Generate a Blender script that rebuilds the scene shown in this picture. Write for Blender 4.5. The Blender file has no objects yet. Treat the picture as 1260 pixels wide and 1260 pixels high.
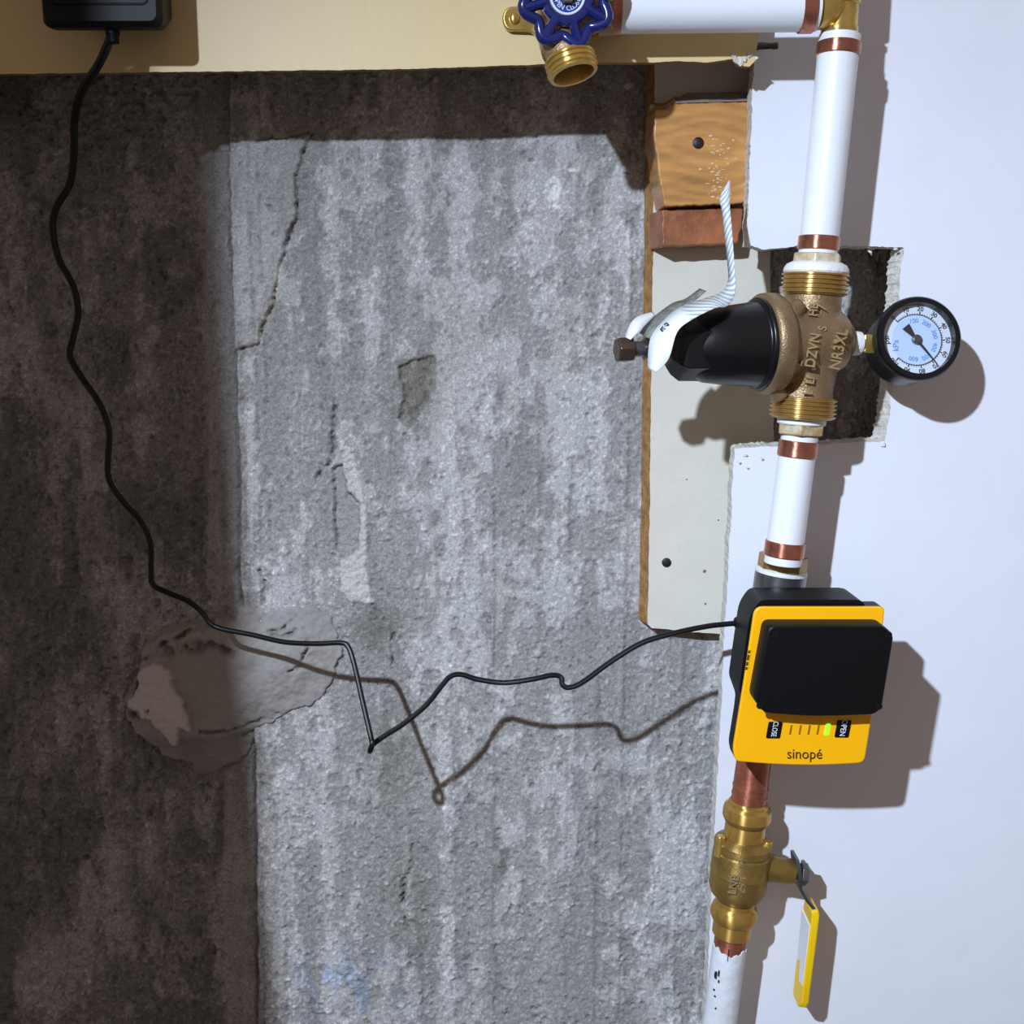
import bpy, bmesh, math, random
import numpy as np
from mathutils import Vector, Matrix
random.seed(4)
rng = np.random.default_rng(11)
SC = bpy.context.scene
COL = SC.collection

# ------------------------------------------------------------------ camera, world, lights, exposure
F = 1310.0                                   # focal length in pixels of the 1260 px frame
PITCH = math.radians(9.3)
CAM = Vector((0.0, 0.0, 1.25))
FWD = Vector((0, math.cos(PITCH), -math.sin(PITCH)))
UP = Vector((0, math.sin(PITCH), math.cos(PITCH)))
RIGHT = Vector((1, 0, 0))
cam_d = bpy.data.cameras.new('camera')
cam_d.sensor_width = 36.0
cam_d.lens = 36.0 * F / 1260.0
cam_d.clip_start = 0.01
cam = bpy.data.objects.new('camera', cam_d)
COL.objects.link(cam)
cam.location = CAM
cam.rotation_euler = (math.radians(90) - PITCH, 0, 0)
SC.camera = cam

W = bpy.data.worlds.new('world')
SC.world = W
W.use_nodes = True
W.node_tree.nodes['Background'].inputs[0].default_value = (1.0, 0.80, 0.72, 1)
W.node_tree.nodes['Background'].inputs[1].default_value = 0.25

# the headlamp worn above and left of the camera
LAMP = CAM - 0.35 * RIGHT - 0.265 * FWD + 0.35 * UP
ld = bpy.data.lights.new('headlamp', 'SPOT')
ld.energy = 88.0
ld.color = (0.70, 0.82, 1.0)
ld.spot_size = math.radians(142)
ld.spot_blend = 1.0
ld.shadow_soft_size = 0.011
lo = bpy.data.objects.new('headlamp', ld)
COL.objects.link(lo)
lo.location = LAMP
lo.rotation_euler = (Vector((2.2, 0.66, -1.4)) - LAMP).to_track_quat('-Z', 'Y').to_euler()

SC.view_settings.view_transform = 'Standard'
SC.view_settings.look = 'None'
SC.view_settings.exposure = 0.0
SC.view_settings.gamma = 1.0
SC.view_settings.use_curve_mapping = False

# ------------------------------------------------------------------ helpers
def P(px, py, Y):
    """world point on the plane y = Y seen at that pixel of the photograph"""
    d = RIGHT * ((px - 630) / F) + FWD - UP * ((py - 630) / F)
    return CAM + d * (Y / d.y)

def ppm(p):
    return F / (p - CAM).dot(FWD)

def lin(c):
    c = c / 255.0
    return c / 12.92 if c <= 0.04045 else ((c + 0.055) / 1.055) ** 2.4

def rgb(r, g, b):
    return (lin(r), lin(g), lin(b), 1)

def mat(name, color, rough=0.5, metal=0.0, var=0.0, scale=60.0, bump=0.0, bscale=400.0, dark=None, coat=0.0, spec=0.5, stretch=None):
    m = bpy.data.materials.new(name)
    m.use_nodes = True
    nt = m.node_tree
    b = nt.nodes['Principled BSDF']
    b.inputs['Base Color'].default_value = color
    b.inputs['Roughness'].default_value = rough
    b.inputs['Metallic'].default_value = metal
    b.inputs['Coat Weight'].default_value = coat
    b.inputs['Specular IOR Level'].default_value = spec
    tc = nt.nodes.new('ShaderNodeTexCoord')
    vec = tc.outputs['Object']
    if stretch:
        mp = nt.nodes.new('ShaderNodeMapping')
        mp.inputs['Scale'].default_value = stretch
        nt.links.new(vec, mp.inputs['Vector'])
        vec = mp.outputs['Vector']
    if var > 0:
        n = nt.nodes.new('ShaderNodeTexNoise')
        n.inputs['Scale'].default_value = scale
        n.inputs['Detail'].default_value = 6
        n.inputs['Roughness'].default_value = 0.6
        nt.links.new(vec, n.inputs['Vector'])
        r = nt.nodes.new('ShaderNodeValToRGB')
        d = dark or tuple(c * (1 - var) for c in color[:3]) + (1,)
        r.color_ramp.elements[0].color = d
        r.color_ramp.elements[0].position = 0.35
        r.color_ramp.elements[1].color = color
        r.color_ramp.elements[1].position = 0.62
        nt.links.new(n.outputs['Fac'], r.inputs['Fac'])
        nt.links.new(r.outputs['Color'], b.inputs['Base Color'])
    if bump > 0:
        n2 = nt.nodes.new('ShaderNodeTexNoise')
        n2.inputs['Scale'].default_value = bscale
        n2.inputs['Detail'].default_value = 4
        nt.links.new(vec, n2.inputs['Vector'])
        bp = nt.nodes.new('ShaderNodeBump')
        bp.inputs['Strength'].default_value = 1.0
        bp.inputs['Distance'].default_value = bump
        nt.links.new(n2.outputs['Fac'], bp.inputs['Height'])
        nt.links.new(bp.outputs['Normal'], b.inputs['Normal'])
    return m

def emis(name, color, s):
    m = mat(name, color, 0.4)
    b = m.node_tree.nodes['Principled BSDF']
    b.inputs['Emission Color'].default_value = color
    b.inputs['Emission Strength'].default_value = s
    return m

class MB:
    def __init__(self):
        self.v, self.f, self.mi = [], [], []

    def add(self, vs, fs, mi=0):
        o = len(self.v)
        self.v += [Vector(p) for p in vs]
        self.f += [tuple(i + o for i in f) for f in fs]
        self.mi += [mi] * len(fs)
        return self

    def rings(self, rings, cap0=True, cap1=True, closed=False, mi=0):
        n = len(rings[0])
        vs = [p for r in rings for p in r]
        fs = []
        m = len(rings)
        for i in range(m if closed else m - 1):
            a, b = i * n, ((i + 1) % m) * n
            for k in range(n):
                k2 = (k + 1) % n
                fs.append((a + k, a + k2, b + k2, b + k))
        if not closed:
            if cap0:
                fs.append(tuple(reversed(range(n))))
            if cap1:
                fs.append(tuple((m - 1) * n + k for k in range(n)))
        return self.add(vs, fs, mi)

    def lathe(self, prof, org, axis, seg=32, phase=0.0, cap0=True, cap1=True, ref=None):
        """prof: (distance along the axis, radius)"""
        a = Vector(axis).normalized()
        r0 = Vector(ref) if ref else (Vector((0, -1, 0)) if abs(a.y) < 0.9 else Vector((1, 0, 0)))
        u = (r0 - a * r0.dot(a)).normalized()
        w = a.cross(u)
        rs = []
        for t, r in prof:
            c = Vector(org) + a * t
            rs.append([c + (u * math.cos(q) + w * math.sin(q)) * r for q in [phase + 2 * math.pi * k / seg for k in range(seg)]])
        return self.rings(rs, cap0, cap1)

    def pxlathe(self, ax, Y, prof, seg=32, phase=0.0, cap0=True, cap1=True):
        """turned shape about a line given by two pixels on the plane y = Y; prof: (row, half width in pixels)"""
        (x1, y1), (x2, y2) = ax
        A, B = P(x1, y1, Y), P(x2, y2, Y)
        d = (B - A).normalized()
        pr = []
        for y, hw in prof:
            p = P(x1 + (x2 - x1) * (y - y1) / (y2 - y1), y, Y)
            pr.append(((p - A).dot(d), hw / ppm(p)))
        return self.lathe(pr, A, d, seg, phase, cap0, cap1)

    def tube(self, pts, r, seg=10, closed=False, cap=True):
        pts = [Vector(p) for p in pts]
        n = len(pts)
        rs = []
        u = None
        for i, p in enumerate(pts):
            if closed:
                t = (pts[(i + 1) % n] - pts[i - 1]).normalized()
            else:
                t = (pts[min(i + 1, n - 1)] - pts[max(i - 1, 0)]).normalized()
            if u is None:
                u = t.orthogonal().normalized()
            u = (u - t * u.dot(t)).normalized()
            w = t.cross(u)
            rr = r[i] if hasattr(r, '__len__') else r
            rs.append([p + (u * math.cos(q) + w * math.sin(q)) * rr for q in [2 * math.pi * k / seg for k in range(seg)]])
        return self.rings(rs, cap, cap, closed)

    def prism(self, poly, vec, mi_front=0, mi_side=0, back=None):
        """outline (front) pushed along vec; back: its own outline if it differs"""
        n = len(poly)
        bk = back or [Vector(p) + Vector(vec) for p in poly]
        o = len(self.v)
        self.v += [Vector(p) for p in poly] + [Vector(p) for p in bk]
        self.f.append(tuple(o + i for i in range(n)))
        self.mi.append(mi_front)
        self.f.append(tuple(o + n + i for i in reversed(range(n))))
        self.mi.append(mi_side)
        for i in range(n):
            j = (i + 1) % n
            self.f.append((o + i, o + n + i, o + n + j, o + j))
            self.mi.append(mi_side)
        return self

    def box(self, c, s, M=None):
        c = Vector(c)
        vs = [Vector((x * s[0] / 2, y * s[1] / 2, z * s[2] / 2)) for x in (-1, 1) for y in (-1, 1) for z in (-1, 1)]
        if M:
            vs = [M @ p for p in vs]
        vs = [c + p for p in vs]
        return self.add(vs, [(0, 1, 3, 2), (4, 6, 7, 5), (0, 4, 5, 1), (2, 3, 7, 6), (0, 2, 6, 4), (1, 5, 7, 3)])

def wloc(o):
    v = Vector((0, 0, 0))
    while o is not None:
        v = v + o.location
        o = o.parent
    return v

def obj(name, mb, mats, parent=None, smooth=True, angle=35, bevel=0.0, bseg=2, fix=True):
    me = bpy.data.meshes.new(name)
    if parent is None:
        k = len(mb.v)
        lo_ = Vector([min(p[i] for p in mb.v) for i in range(3)])
        hi = Vector([max(p[i] for p in mb.v) for i in range(3)])
        org = (lo_ + hi) / 2
        org.z = lo_.z
    else:
        org = wloc(parent)
    me.from_pydata([p - org for p in mb.v], [], mb.f)
    mats = mats if isinstance(mats, (list, tuple)) else [mats]
    for m in mats:
        me.materials.append(m)
    me.polygons.foreach_set('material_index', mb.mi)
    if fix:
        bm = bmesh.new()
        bm.from_mesh(me)
        bmesh.ops.recalc_face_normals(bm, faces=bm.faces)
        bm.to_mesh(me)
        bm.free()
    if smooth:
        me.polygons.foreach_set('use_smooth', [True] * len(me.polygons))
        me.set_sharp_from_angle(angle=math.radians(angle))
    o = bpy.data.objects.new(name, me)
    COL.objects.link(o)
    if parent is None:
        o.location = org
    else:
        o.parent = parent
    if bevel > 0:
        b = o.modifiers.new('bevel', 'BEVEL')
        b.width = bevel
        b.segments = bseg
        b.limit_method = 'ANGLE'
        b.angle_limit = math.radians(40)
        b.harden_normals = True
    return o

def thing(name, label, cat, loc, group=None):
    o = bpy.data.objects.new(name, None)
    COL.objects.link(o)
    o.location = loc
    o.empty_display_size = 0.02
    o['label'] = label
    o['category'] = cat
    if group:
        o['group'] = group
    return o

def tag(o, label, cat, group=None):
    o['label'] = label
    o['category'] = cat
    if group:
        o['group'] = group
    return o

def struct(o, label, cat=None):
    o['kind'] = 'structure'
    o['label'] = label
    if cat:
        o['category'] = cat
    return o

def text(name, s, size, org, u, v, m, parent, ext=0.0002, align='CENTER', shear=0.0, sx=1.0, bold=0.0):
    """lettering as thin real mesh; u = reading direction, v = up of the letters"""
    cu = bpy.data.curves.new('text', 'FONT')
    cu.body = s
    cu.size = size
    cu.align_x = align
    cu.align_y = 'CENTER'
    cu.extrude = ext
    cu.resolution_u = 3
    cu.shear = shear
    cu.offset = bold
    t = bpy.data.objects.new('text', cu)
    COL.objects.link(t)
    dg = bpy.context.evaluated_depsgraph_get()
    dg.update()
    me = bpy.data.meshes.new_from_object(t.evaluated_get(dg))
    bpy.data.objects.remove(t)
    bpy.data.curves.remove(cu)
    u, v = Vector(u).normalized(), Vector(v).normalized()
    n = u.cross(v)
    po = wloc(parent) if parent else Vector((0, 0, 0))
    for q in me.vertices:
        c = q.co.copy()
        q.co = Vector(org) + u * c.x * sx + v * c.y + n * c.z - po
    me.materials.clear()
    me.materials.append(m)
    o = bpy.data.objects.new(name, me)
    COL.objects.link(o)
    o.parent = parent
    return o

def spline(pts, n=8):
    """Catmull-Rom through the points"""
    pts = [Vector(p) for p in pts]
    out = []
    for i in range(len(pts) - 1):
        p0 = pts[max(i - 1, 0)]
        p1, p2 = pts[i], pts[i + 1]
        p3 = pts[min(i + 2, len(pts) - 1)]
        for k in range(n):
            t = k / n
            out.append(0.5 * ((2 * p1) + (p2 - p0) * t + (2 * p0 - 5 * p1 + 4 * p2 - p3) * t * t + (3 * p1 - p0 - 3 * p2 + p3) * t ** 3))
    out.append(pts[-1])
    return out

def ragged(poly, step=3.0, amp=0.9, keep=None, seed=1):
    """pixel outline with its edges broken into short uneven steps"""
    r = random.Random(seed)
    out = []
    n = len(poly)
    for i in range(n):
        a, b = poly[i], poly[(i + 1) % n]
        out.append(a)
        if keep and i in keep:
            continue
        L = math.hypot(b[0] - a[0], b[1] - a[1])
        k = max(1, int(L / step))
        nx, ny = -(b[1] - a[1]) / L, (b[0] - a[0]) / L
        w = 0
        for j in range(1, k):
            w = 0.6 * w + r.uniform(-amp, amp)
            out.append((a[0] + (b[0] - a[0]) * j / k + nx * w, a[1] + (b[1] - a[1]) * j / k + ny * w))
    return out

def rounded(poly, rads, n=5):
    out = []
    m = len(poly)
    for i in range(m):
        p0, p, p1 = Vector(poly[i - 1]), Vector(poly[i]), Vector(poly[(i + 1) % m])
        r = rads[i] if hasattr(rads, '__len__') else rads
        if r <= 0:
            out.append(tuple(p))
            continue
        a = p + (p0 - p).normalized() * r
        b = p + (p1 - p).normalized() * r
        for k in range(n + 1):
            t = k / n
            q = a * (1 - t) ** 2 + p * 2 * t * (1 - t) + b * t * t
            out.append(tuple(q))
    return out

# ------------------------------------------------------------------ depths (metres from the camera)
Y_CONC, Y_PANEL, Y_DRY, Y_PIPE, Y_BOARD = 0.700, 0.685, 0.645, 0.603, 0.620

# ------------------------------------------------------------------ materials
M = {}
M['drywall'] = mat('white_painted_drywall', rgb(231, 233, 241), 0.55, var=0.03, scale=14, bump=0.0005, bscale=30)
M['gypsum'] = mat('broken_gypsum', rgb(222, 217, 208), 0.9, var=0.3, scale=220, bump=0.0008, bscale=600)
M['yellow_paint'] = mat('cream_yellow_paint', rgb(220, 196, 142), 0.45, var=0.04, scale=25, bump=0.00008, bscale=200)
M['raw_wood'] = mat('raw_wood', rgb(150, 108, 62), 0.8, var=0.4, scale=90, bump=0.0006, bscale=300)
M['panel'] = mat('cream_panel_paint', rgb(221, 217, 203), 0.5, var=0.06, scale=35, bump=0.0002, bscale=300)
M['panel_edge'] = mat('fibre_panel_edge', rgb(176, 131, 78), 0.85, var=0.45, scale=160, bump=0.0008, bscale=500)
M['pine'] = mat('varnished_pine', rgb(212, 154, 88), 0.32, var=0.38, scale=38, bump=0.0004, bscale=130, stretch=(0.5, 1, 2.4), coat=0.3)
M['pine_dark'] = mat('reddish_pine', rgb(168, 104, 66), 0.38, var=0.45, scale=60, bump=0.0006, bscale=200, coat=0.2)
M['glare'] = mat('painted_glare', rgb(226, 196, 160), 0.5)  # varnish glare as a plain pale colour
M['grey_paint'] = mat('grey_paint', rgb(150, 140, 132), 0.7, var=0.3, scale=150, bump=0.0005, bscale=400)
M['pex'] = mat('white_plastic_pipe', rgb(232, 235, 240), 0.28, bump=0.00005, bscale=200)
M['painted_pipe'] = mat('chipped_white_paint', rgb(222, 226, 232), 0.4, var=0.12, scale=70, bump=0.0006, bscale=180)
M['copper'] = mat('copper', rgb(196, 128, 104), 0.24, metal=0.82, var=0.35, scale=120, bump=0.0001, bscale=300)
M['copper_dull'] = mat('dull_copper', rgb(186, 112, 86), 0.32, metal=0.65, var=0.4, scale=90, bump=0.0002, bscale=300)
M['brass'] = mat('bright_brass', rgb(214, 180, 98), 0.22, metal=0.75, var=0.25, scale=130)
M['bronze'] = mat('cast_bronze', rgb(158, 132, 98), 0.40, metal=0.6, var=0.25, scale=90, bump=0.0004, bscale=900)
M['bronze_thread'] = mat('cut_bronze_thread', rgb(196, 160, 96), 0.18, metal=0.75, var=0.2, scale=120)
M['bronze_text'] = mat('pale_bronze_lettering', rgb(186, 160, 118), 0.35, metal=0.5)  # raised lettering in a paler bronze than the castings
M['valve_brass'] = mat('dull_valve_brass', rgb(164, 134, 72), 0.32, metal=0.68, var=0.3, scale=90, bump=0.0002, bscale=700)
M['press_brass'] = mat('smooth_brass', rgb(208, 166, 86), 0.17, metal=0.75, var=0.2, scale=90)
M['tinned'] = mat('paste_smeared_brass', rgb(214, 208, 186), 0.5, metal=0.2, var=0.4, scale=110, dark=rgb(170, 142, 84), bump=0.0004, bscale=400)
M['paste'] = mat('white_thread_paste', rgb(228, 228, 226), 0.5, bump=0.0006, bscale=300)
M['steel'] = mat('grey_steel', rgb(128, 130, 134), 0.3, metal=0.85, var=0.3, scale=120)
M['dark_steel'] = mat('dark_bolt_steel', rgb(120, 104, 92), 0.32, metal=0.85, var=0.3, scale=150)
M['black'] = mat('black_plastic', rgb(9, 9, 11), 0.5, spec=0.22, bump=0.00006, bscale=1500)
M['black_satin'] = mat('black_satin_cap', rgb(13, 13, 16), 0.32, spec=0.45, bump=0.0002, bscale=120)
M['adapter'] = mat('black_adapter_plastic', rgb(15, 14, 20), 0.5, spec=0.3)
M['cord'] = mat('black_cord', rgb(14, 14, 15), 0.42, spec=0.35)
M['orange'] = mat('amber_yellow_plastic', rgb(252, 182, 6), 0.36)
M['print'] = mat('black_print', rgb(70, 48, 10), 0.5)
M['print_black'] = mat('dial_print', rgb(28, 30, 36), 0.6)
M['print_blue'] = mat('blue_dial_print', rgb(110, 160, 214), 0.6)
M['white_print'] = mat('white_print', rgb(222, 226, 230), 0.5)
M['slot'] = mat('unlit_indicator', rgb(150, 96, 8), 0.5)
M['led'] = emis('green_indicator', (0.25, 1.0, 0.02, 1), 1.3)
M['dial'] = mat('dial_face', rgb(216, 226, 240), 0.5)
M['dial_blue'] = mat('dial_face_centre', rgb(192, 214, 244), 0.5)
M['blue'] = mat('blue_enamel', rgb(26, 34, 96), 0.2, coat=0.4)
M['badge'] = mat('badge_blue', rgb(38, 62, 150), 0.3)
M['lever_yellow'] = mat('yellow_vinyl', rgb(240, 196, 10), 0.4)
M['paper'] = mat('white_tag_paper', rgb(228, 232, 236), 0.5)
M['foil'] = mat('grey_tag_back', rgb(150, 152, 144), 0.4, metal=0.2, var=0.3, scale=300, dark=rgb(108, 110, 102))
M['plaster'] = None
nt = M['pine'].node_tree
pb = nt.nodes['Principled BSDF']
lk = pb.inputs['Base Color'].links[0]
src = lk.from_socket
tcp = nt.nodes.new('ShaderNodeTexCoord')
mpp = nt.nodes.new('ShaderNodeMapping')
mpp.inputs['Scale'].default_value = (16, 16, 42)
mpp.inputs['Location'].default_value = (-.05, 0, -1.4)
wvp = nt.nodes.new('ShaderNodeTexWave')
wvp.wave_type = 'RINGS'
wvp.rings_direction = 'Y'
wvp.inputs['Scale'].default_value = 1.2
wvp.inputs['Distortion'].default_value = 9.0
wvp.inputs['Detail'].default_value = 3
nt.links.new(tcp.outputs['Object'], mpp.inputs[0])
nt.links.new(mpp.outputs[0], wvp.inputs[0])
mrp = nt.nodes.new('ShaderNodeMapRange')
mrp.inputs[3].default_value = .85
mrp.inputs[4].default_value = 1.05
nt.links.new(wvp.outputs['Fac'], mrp.inputs[0])
mlp = nt.nodes.new('ShaderNodeVectorMath')
mlp.operation = 'SCALE'
nt.links.new(src, mlp.inputs[0])
nt.links.new(mrp.outputs[0], mlp.inputs['Scale'])
nt.links.new(mlp.outputs[0], pb.inputs['Base Color'])
M['nail'] = mat('dark_nail_head', rgb(52, 44, 42), 0.5, metal=0.5)
M['floor'] = mat('concrete_floor', rgb(110, 106, 100), 0.8, var=0.3, scale=6, bump=0.001, bscale=60)
M['post'] = mat('shading_post_wood', rgb(92, 70, 50), 0.8, var=0.4, scale=12, bump=0.001, bscale=60)

# turned and drawn metal: fine lathe marks round the axis stretch the highlight along it
for nm, an, ro in (('press_brass', .92, .36), ('valve_brass', .8, .40), ('bronze_thread', .9, .34), ('brass', .7, .30), ('copper', .85, .34), ('copper_dull', .85, .40)):
    nt = M[nm].node_tree
    pb = nt.nodes['Principled BSDF']
    tg = nt.nodes.new('ShaderNodeTangent')
    tg.direction_type = 'RADIAL'
    tg.axis = 'Z'
    nt.links.new(tg.outputs[0], pb.inputs['Tangent'])
    pb.inputs['Anisotropic'].default_value = an
    pb.inputs['Anisotropic Rotation'].default_value = .25
    pb.inputs['Roughness'].default_value = ro

# glass front for the gauge
M['glass'] = mat('gauge_glass', (1, 1, 1, 1), 0.03)
gb = M['glass'].node_tree
mixn = gb.nodes.new('ShaderNodeMixShader')
trn = gb.nodes.new('ShaderNodeBsdfTransparent')
gls = gb.nodes.new('ShaderNodeBsdfGlossy')
gls.inputs['Roughness'].default_value = 0.04
mixn.inputs[0].default_value = 0.05
gb.links.new(trn.outputs[0], mixn.inputs[1])
gb.links.new(gls.outputs[0], mixn.inputs[2])
gb.links.new(mixn.outputs[0], gb.nodes['Material Output'].inputs[0])

def attr_material(name, attr, rough, fine, bump, bscale):
    """colour from the mesh's own stain map, broken up by fine procedural grain"""
    m = bpy.data.materials.new(name)
    m.use_nodes = True
    nt = m.node_tree
    b = nt.nodes['Principled BSDF']
    b.inputs['Roughness'].default_value = rough
    b.inputs['Specular IOR Level'].default_value = 0.35
    a = nt.nodes.new('ShaderNodeAttribute')
    a.attribute_name = attr
    tc = nt.nodes.new('ShaderNodeTexCoord')
    n = nt.nodes.new('ShaderNodeTexNoise')
    n.inputs['Scale'].default_value = bscale
    n.inputs['Detail'].default_value = 5
    n.inputs['Roughness'].default_value = 0.65
    nt.links.new(tc.outputs['Object'], n.inputs['Vector'])
    mr = nt.nodes.new('ShaderNodeMapRange')
    mr.inputs[1].default_value = 0.3
    mr.inputs[2].default_value = 0.7
    mr.inputs[3].default_value = 1 - fine
    mr.inputs[4].default_value = 1 + fine
    nt.links.new(n.outputs['Fac'], mr.inputs[0])
    mx = nt.nodes.new('ShaderNodeVectorMath')
    mx.operation = 'SCALE'
    nt.links.new(a.outputs['Color'], mx.inputs[0])
    nt.links.new(mr.outputs[0], mx.inputs['Scale'])
    nt.links.new(mx.outputs[0], b.inputs['Base Color'])
    bp = nt.nodes.new('ShaderNodeBump')
    bp.inputs['Distance'].default_value = bump
    nt.links.new(n.outputs['Fac'], bp.inputs['Height'])
    nt.links.new(bp.outputs['Normal'], b.inputs['Normal'])
    return m

M['concrete'] = attr_material('board_formed_concrete', 'stain_shade', 0.75, 0.34, 0.00045, 800)
M['plaster'] = attr_material('smeared_plaster', 'stain_shade', 0.8, 0.08, 0.0006, 300)

# ------------------------------------------------------------------ numpy noise for the rough concrete
def vnoise(x, y, seed):
    r = np.random.default_rng(seed)
    T = r.random((256, 256))
    xi, yi = np.floor(x).astype(int), np.floor(y).astype(int)
    fx, fy = x - xi, y - yi
    fx, fy = fx * fx * (3 - 2 * fx), fy * fy * (3 - 2 * fy)
    a, b = T[xi % 256, yi % 256], T[(xi + 1) % 256, yi % 256]
    c, d = T[xi % 256, (yi + 1) % 256], T[(xi + 1) % 256, (yi + 1) % 256]
    return (a * (1 - fx) + b * fx) * (1 - fy) + (c * (1 - fx) + d * fx) * fy

def fbm(x, y, seed, o=4, g=0.5):
    s, w, t = 0, 1, 0
    for k in range(o):
        s = s + w * vnoise(x * 2 ** k + 17 * k, y * 2 ** k + 31 * k, seed + k)
        t += w
        w *= g
    return s / t

def sstep(a, b, x):
    t = np.clip((x - a) / (b - a), 0, 1)
    return t * t * (3 - 2 * t)

def poly_sd(px, py, poly):
    """signed distance to a pixel polygon, positive inside"""
    d2 = np.full(px.shape, 1e18)
    ins = np.zeros(px.shape, bool)
    n = len(poly)
    for i in range(n):
        (ax, ay), (bx, by) = poly[i], poly[(i + 1) % n]
        ex, ey = bx - ax, by - ay
        t = np.clip(((px - ax) * ex + (py - ay) * ey) / (ex * ex + ey * ey), 0, 1)
        d2 = np.minimum(d2, (px - ax - t * ex) ** 2 + (py - ay - t * ey) ** 2)
        if ay != by:
            ins ^= ((ay > py) != (by > py)) & (px < ex * (py - ay) / ey + ax)
    return np.sqrt(d2) * np.where(ins, 1, -1)

def line_d(px, py, pts):
    d2 = np.full(px.shape, 1e18)
    for (ax, ay), (bx, by) in zip(pts[:-1], pts[1:]):
        ex, ey = bx - ax, by - ay
        t = np.clip(((px - ax) * ex + (py - ay) * ey) / (ex * ex + ey * ey), 0, 1)
        d2 = np.minimum(d2, (px - ax - t * ex) ** 2 + (py - ay - t * ey) ** 2)
    return np.sqrt(d2)

def to_px(X, Z, Y):
    dx, dy, dz = X - CAM.x, Y - CAM.y, Z - CAM.z
    f = dy * FWD.y + dz * FWD.z
    u = dy * UP.y + dz * UP.z
    return 630 + F * dx / f, 630 - F * u / f

def grid_mesh(name, X, Yv, Z, colr, m, parent=None, mask=None):
    nx, nz = X.shape
    co = np.stack([X, Yv, Z], -1).reshape(-1, 3)
    idx = np.arange(nx * nz).reshape(nx, nz)
    q = np.stack([idx[:-1, :-1], idx[1:, :-1], idx[1:, 1:], idx[:-1, 1:]], -1).reshape(-1, 4)
    if mask is not None:
        k = mask.reshape(-1)
        q = q[k[q].any(1)]
        used = np.unique(q)
        re = np.full(nx * nz, -1)
        re[used] = np.arange(len(used))
        q = re[q]
        co = co[used]
        colr = colr.reshape(-1, 3)[used]
    org = wloc(parent) if parent else Vector((0, Y_CONC, 0))
    co = co - np.array(org)
    me = bpy.data.meshes.new(name)
    me.vertices.add(len(co))
    me.vertices.foreach_set('co', co.ravel())
    me.loops.add(q.size)
    me.loops.foreach_set('vertex_index', q.ravel())
    me.polygons.add(len(q))
    me.polygons.foreach_set('loop_start', np.arange(len(q)) * 4)
    me.update(calc_edges=True)
    me.polygons.foreach_set('use_smooth', np.ones(len(q), bool))
    at = me.attributes.new('stain_shade', 'FLOAT_COLOR', 'POINT')
    c4 = np.concatenate([colr.reshape(-1, 3), np.ones((len(co), 1))], 1)
    at.data.foreach_set('color', c4.ravel())
    me.materials.append(m)
    o = bpy.data.objects.new(name, me)
    COL.objects.link(o)
    if parent:
        o.parent = parent
    else:
        o.location = org
    return o

# ------------------------------------------------------------------ the concrete wall
PATCH = [(172, 796), (196, 776), (240, 765), (285, 758), (290, 742), (320, 750), (350, 744), (385, 740), (408, 752), (422, 782), (424, 800),
         (416, 826), (404, 850), (386, 872), (362, 878), (338, 890), (316, 904), (312, 925), (296, 940), (262, 956), (236, 958), (232, 944),
         (196, 936), (172, 908), (152, 880), (150, 862), (160, 842), (166, 820)]
xs = np.concatenate([np.linspace(-1.6, -0.66, 24), np.arange(-0.65, -0.361, 0.0022), np.arange(-0.36, 0.30, 0.00088), np.linspace(0.31, 1.6, 24)])
zlo, zhi = P(630, 1290, Y_CONC).z, P(630, 60, Y_CONC).z
zs = np.concatenate([np.linspace(0.0, zlo - 0.21, 24), np.arange(zlo - 0.20, zlo - 0.001, 0.0022), np.arange(zlo, zhi, 0.00088), np.linspace(zhi + 0.005, 2.3, 24)])
X, Z = np.meshgrid(xs, zs, indexing='ij')
px, py = to_px(X, Z, Y_CONC)
far = (px < -700) | (px > 1180) | (py < 20) | (py > 1800)
px, py = np.clip(px, -3000, 4000), np.clip(py, -3000, 5000)
# rows run with the boards: straighten the converging verticals for the streak pattern
sx = 610 + (px - 610) * (1 + 1.2e-4 * (py - 600))
jx = px + 9 * (fbm(px / 22, py / 22, 5) - 0.5) * 2
jy = py + 9 * (fbm(px / 22, py / 22, 6) - 0.5) * 2
wx = 3.2 * (fbm(px / 6, py / 6, 3, 3) - 0.5) * 2
wy = 3.2 * (fbm(px / 6, py / 6, 4, 3) - 0.5) * 2
H = np.zeros_like(px)                          # metres towards the room
base = np.array([lin(168), lin(166), lin(164)])
T = np.ones_like(px)                           # tone multiplier
warm = np.zeros_like(px)
streak = fbm(sx / 26, py / 260, 21, 4, 0.6)
blot = fbm(px / 70, py / 120, 31, 5, 0.6)
grain = fbm(px / 4.2, py / 4.6, 41, 3, 0.75)
mid = fbm(px / 17, py / 24, 51, 4, 0.6)
skin = sstep(0.495, 0.555, 0.26 * streak + 0.38 * blot + 0.36 * mid)       # pale cement skin still on
H += 0.0007 * skin + 0.0016 * (blot - 0.5) + 0.0010 * (mid - 0.5) + 0.0011 * (grain - 0.5) * (1.2 - 0.6 * skin)
T *= 0.84 + 0.34 * skin
T *= 0.80 + 0.40 * streak
T *= 0.82 + 0.36 * grain
fine = fbm(px / 2.6, py / 2.6, 45, 2)
T *= 0.82 + 0.36 * fine
T *= 1 + 0.30 * sstep(0.66, 0.8, fine)
# aggregate and small voids
peb = fbm(px / 4.2, py / 4.2, 61, 2)
rough_area = sstep(0.38, 0.58, fbm(px / 120, py / 160, 71, 3))
H += 0.0008 * sstep(0.62, 0.80, peb) * (0.35 + 0.65 * rough_area)
T *= 1 + 0.40 * sstep(0.68, 0.82, peb) * (0.3 + 0.7 * rough_area)
void = sstep(0.70, 0.80, fbm(px / 5.2, py / 6, 81, 2))
H -= 0.0010 * void
T *= 1 - 0.22 * void
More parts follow.
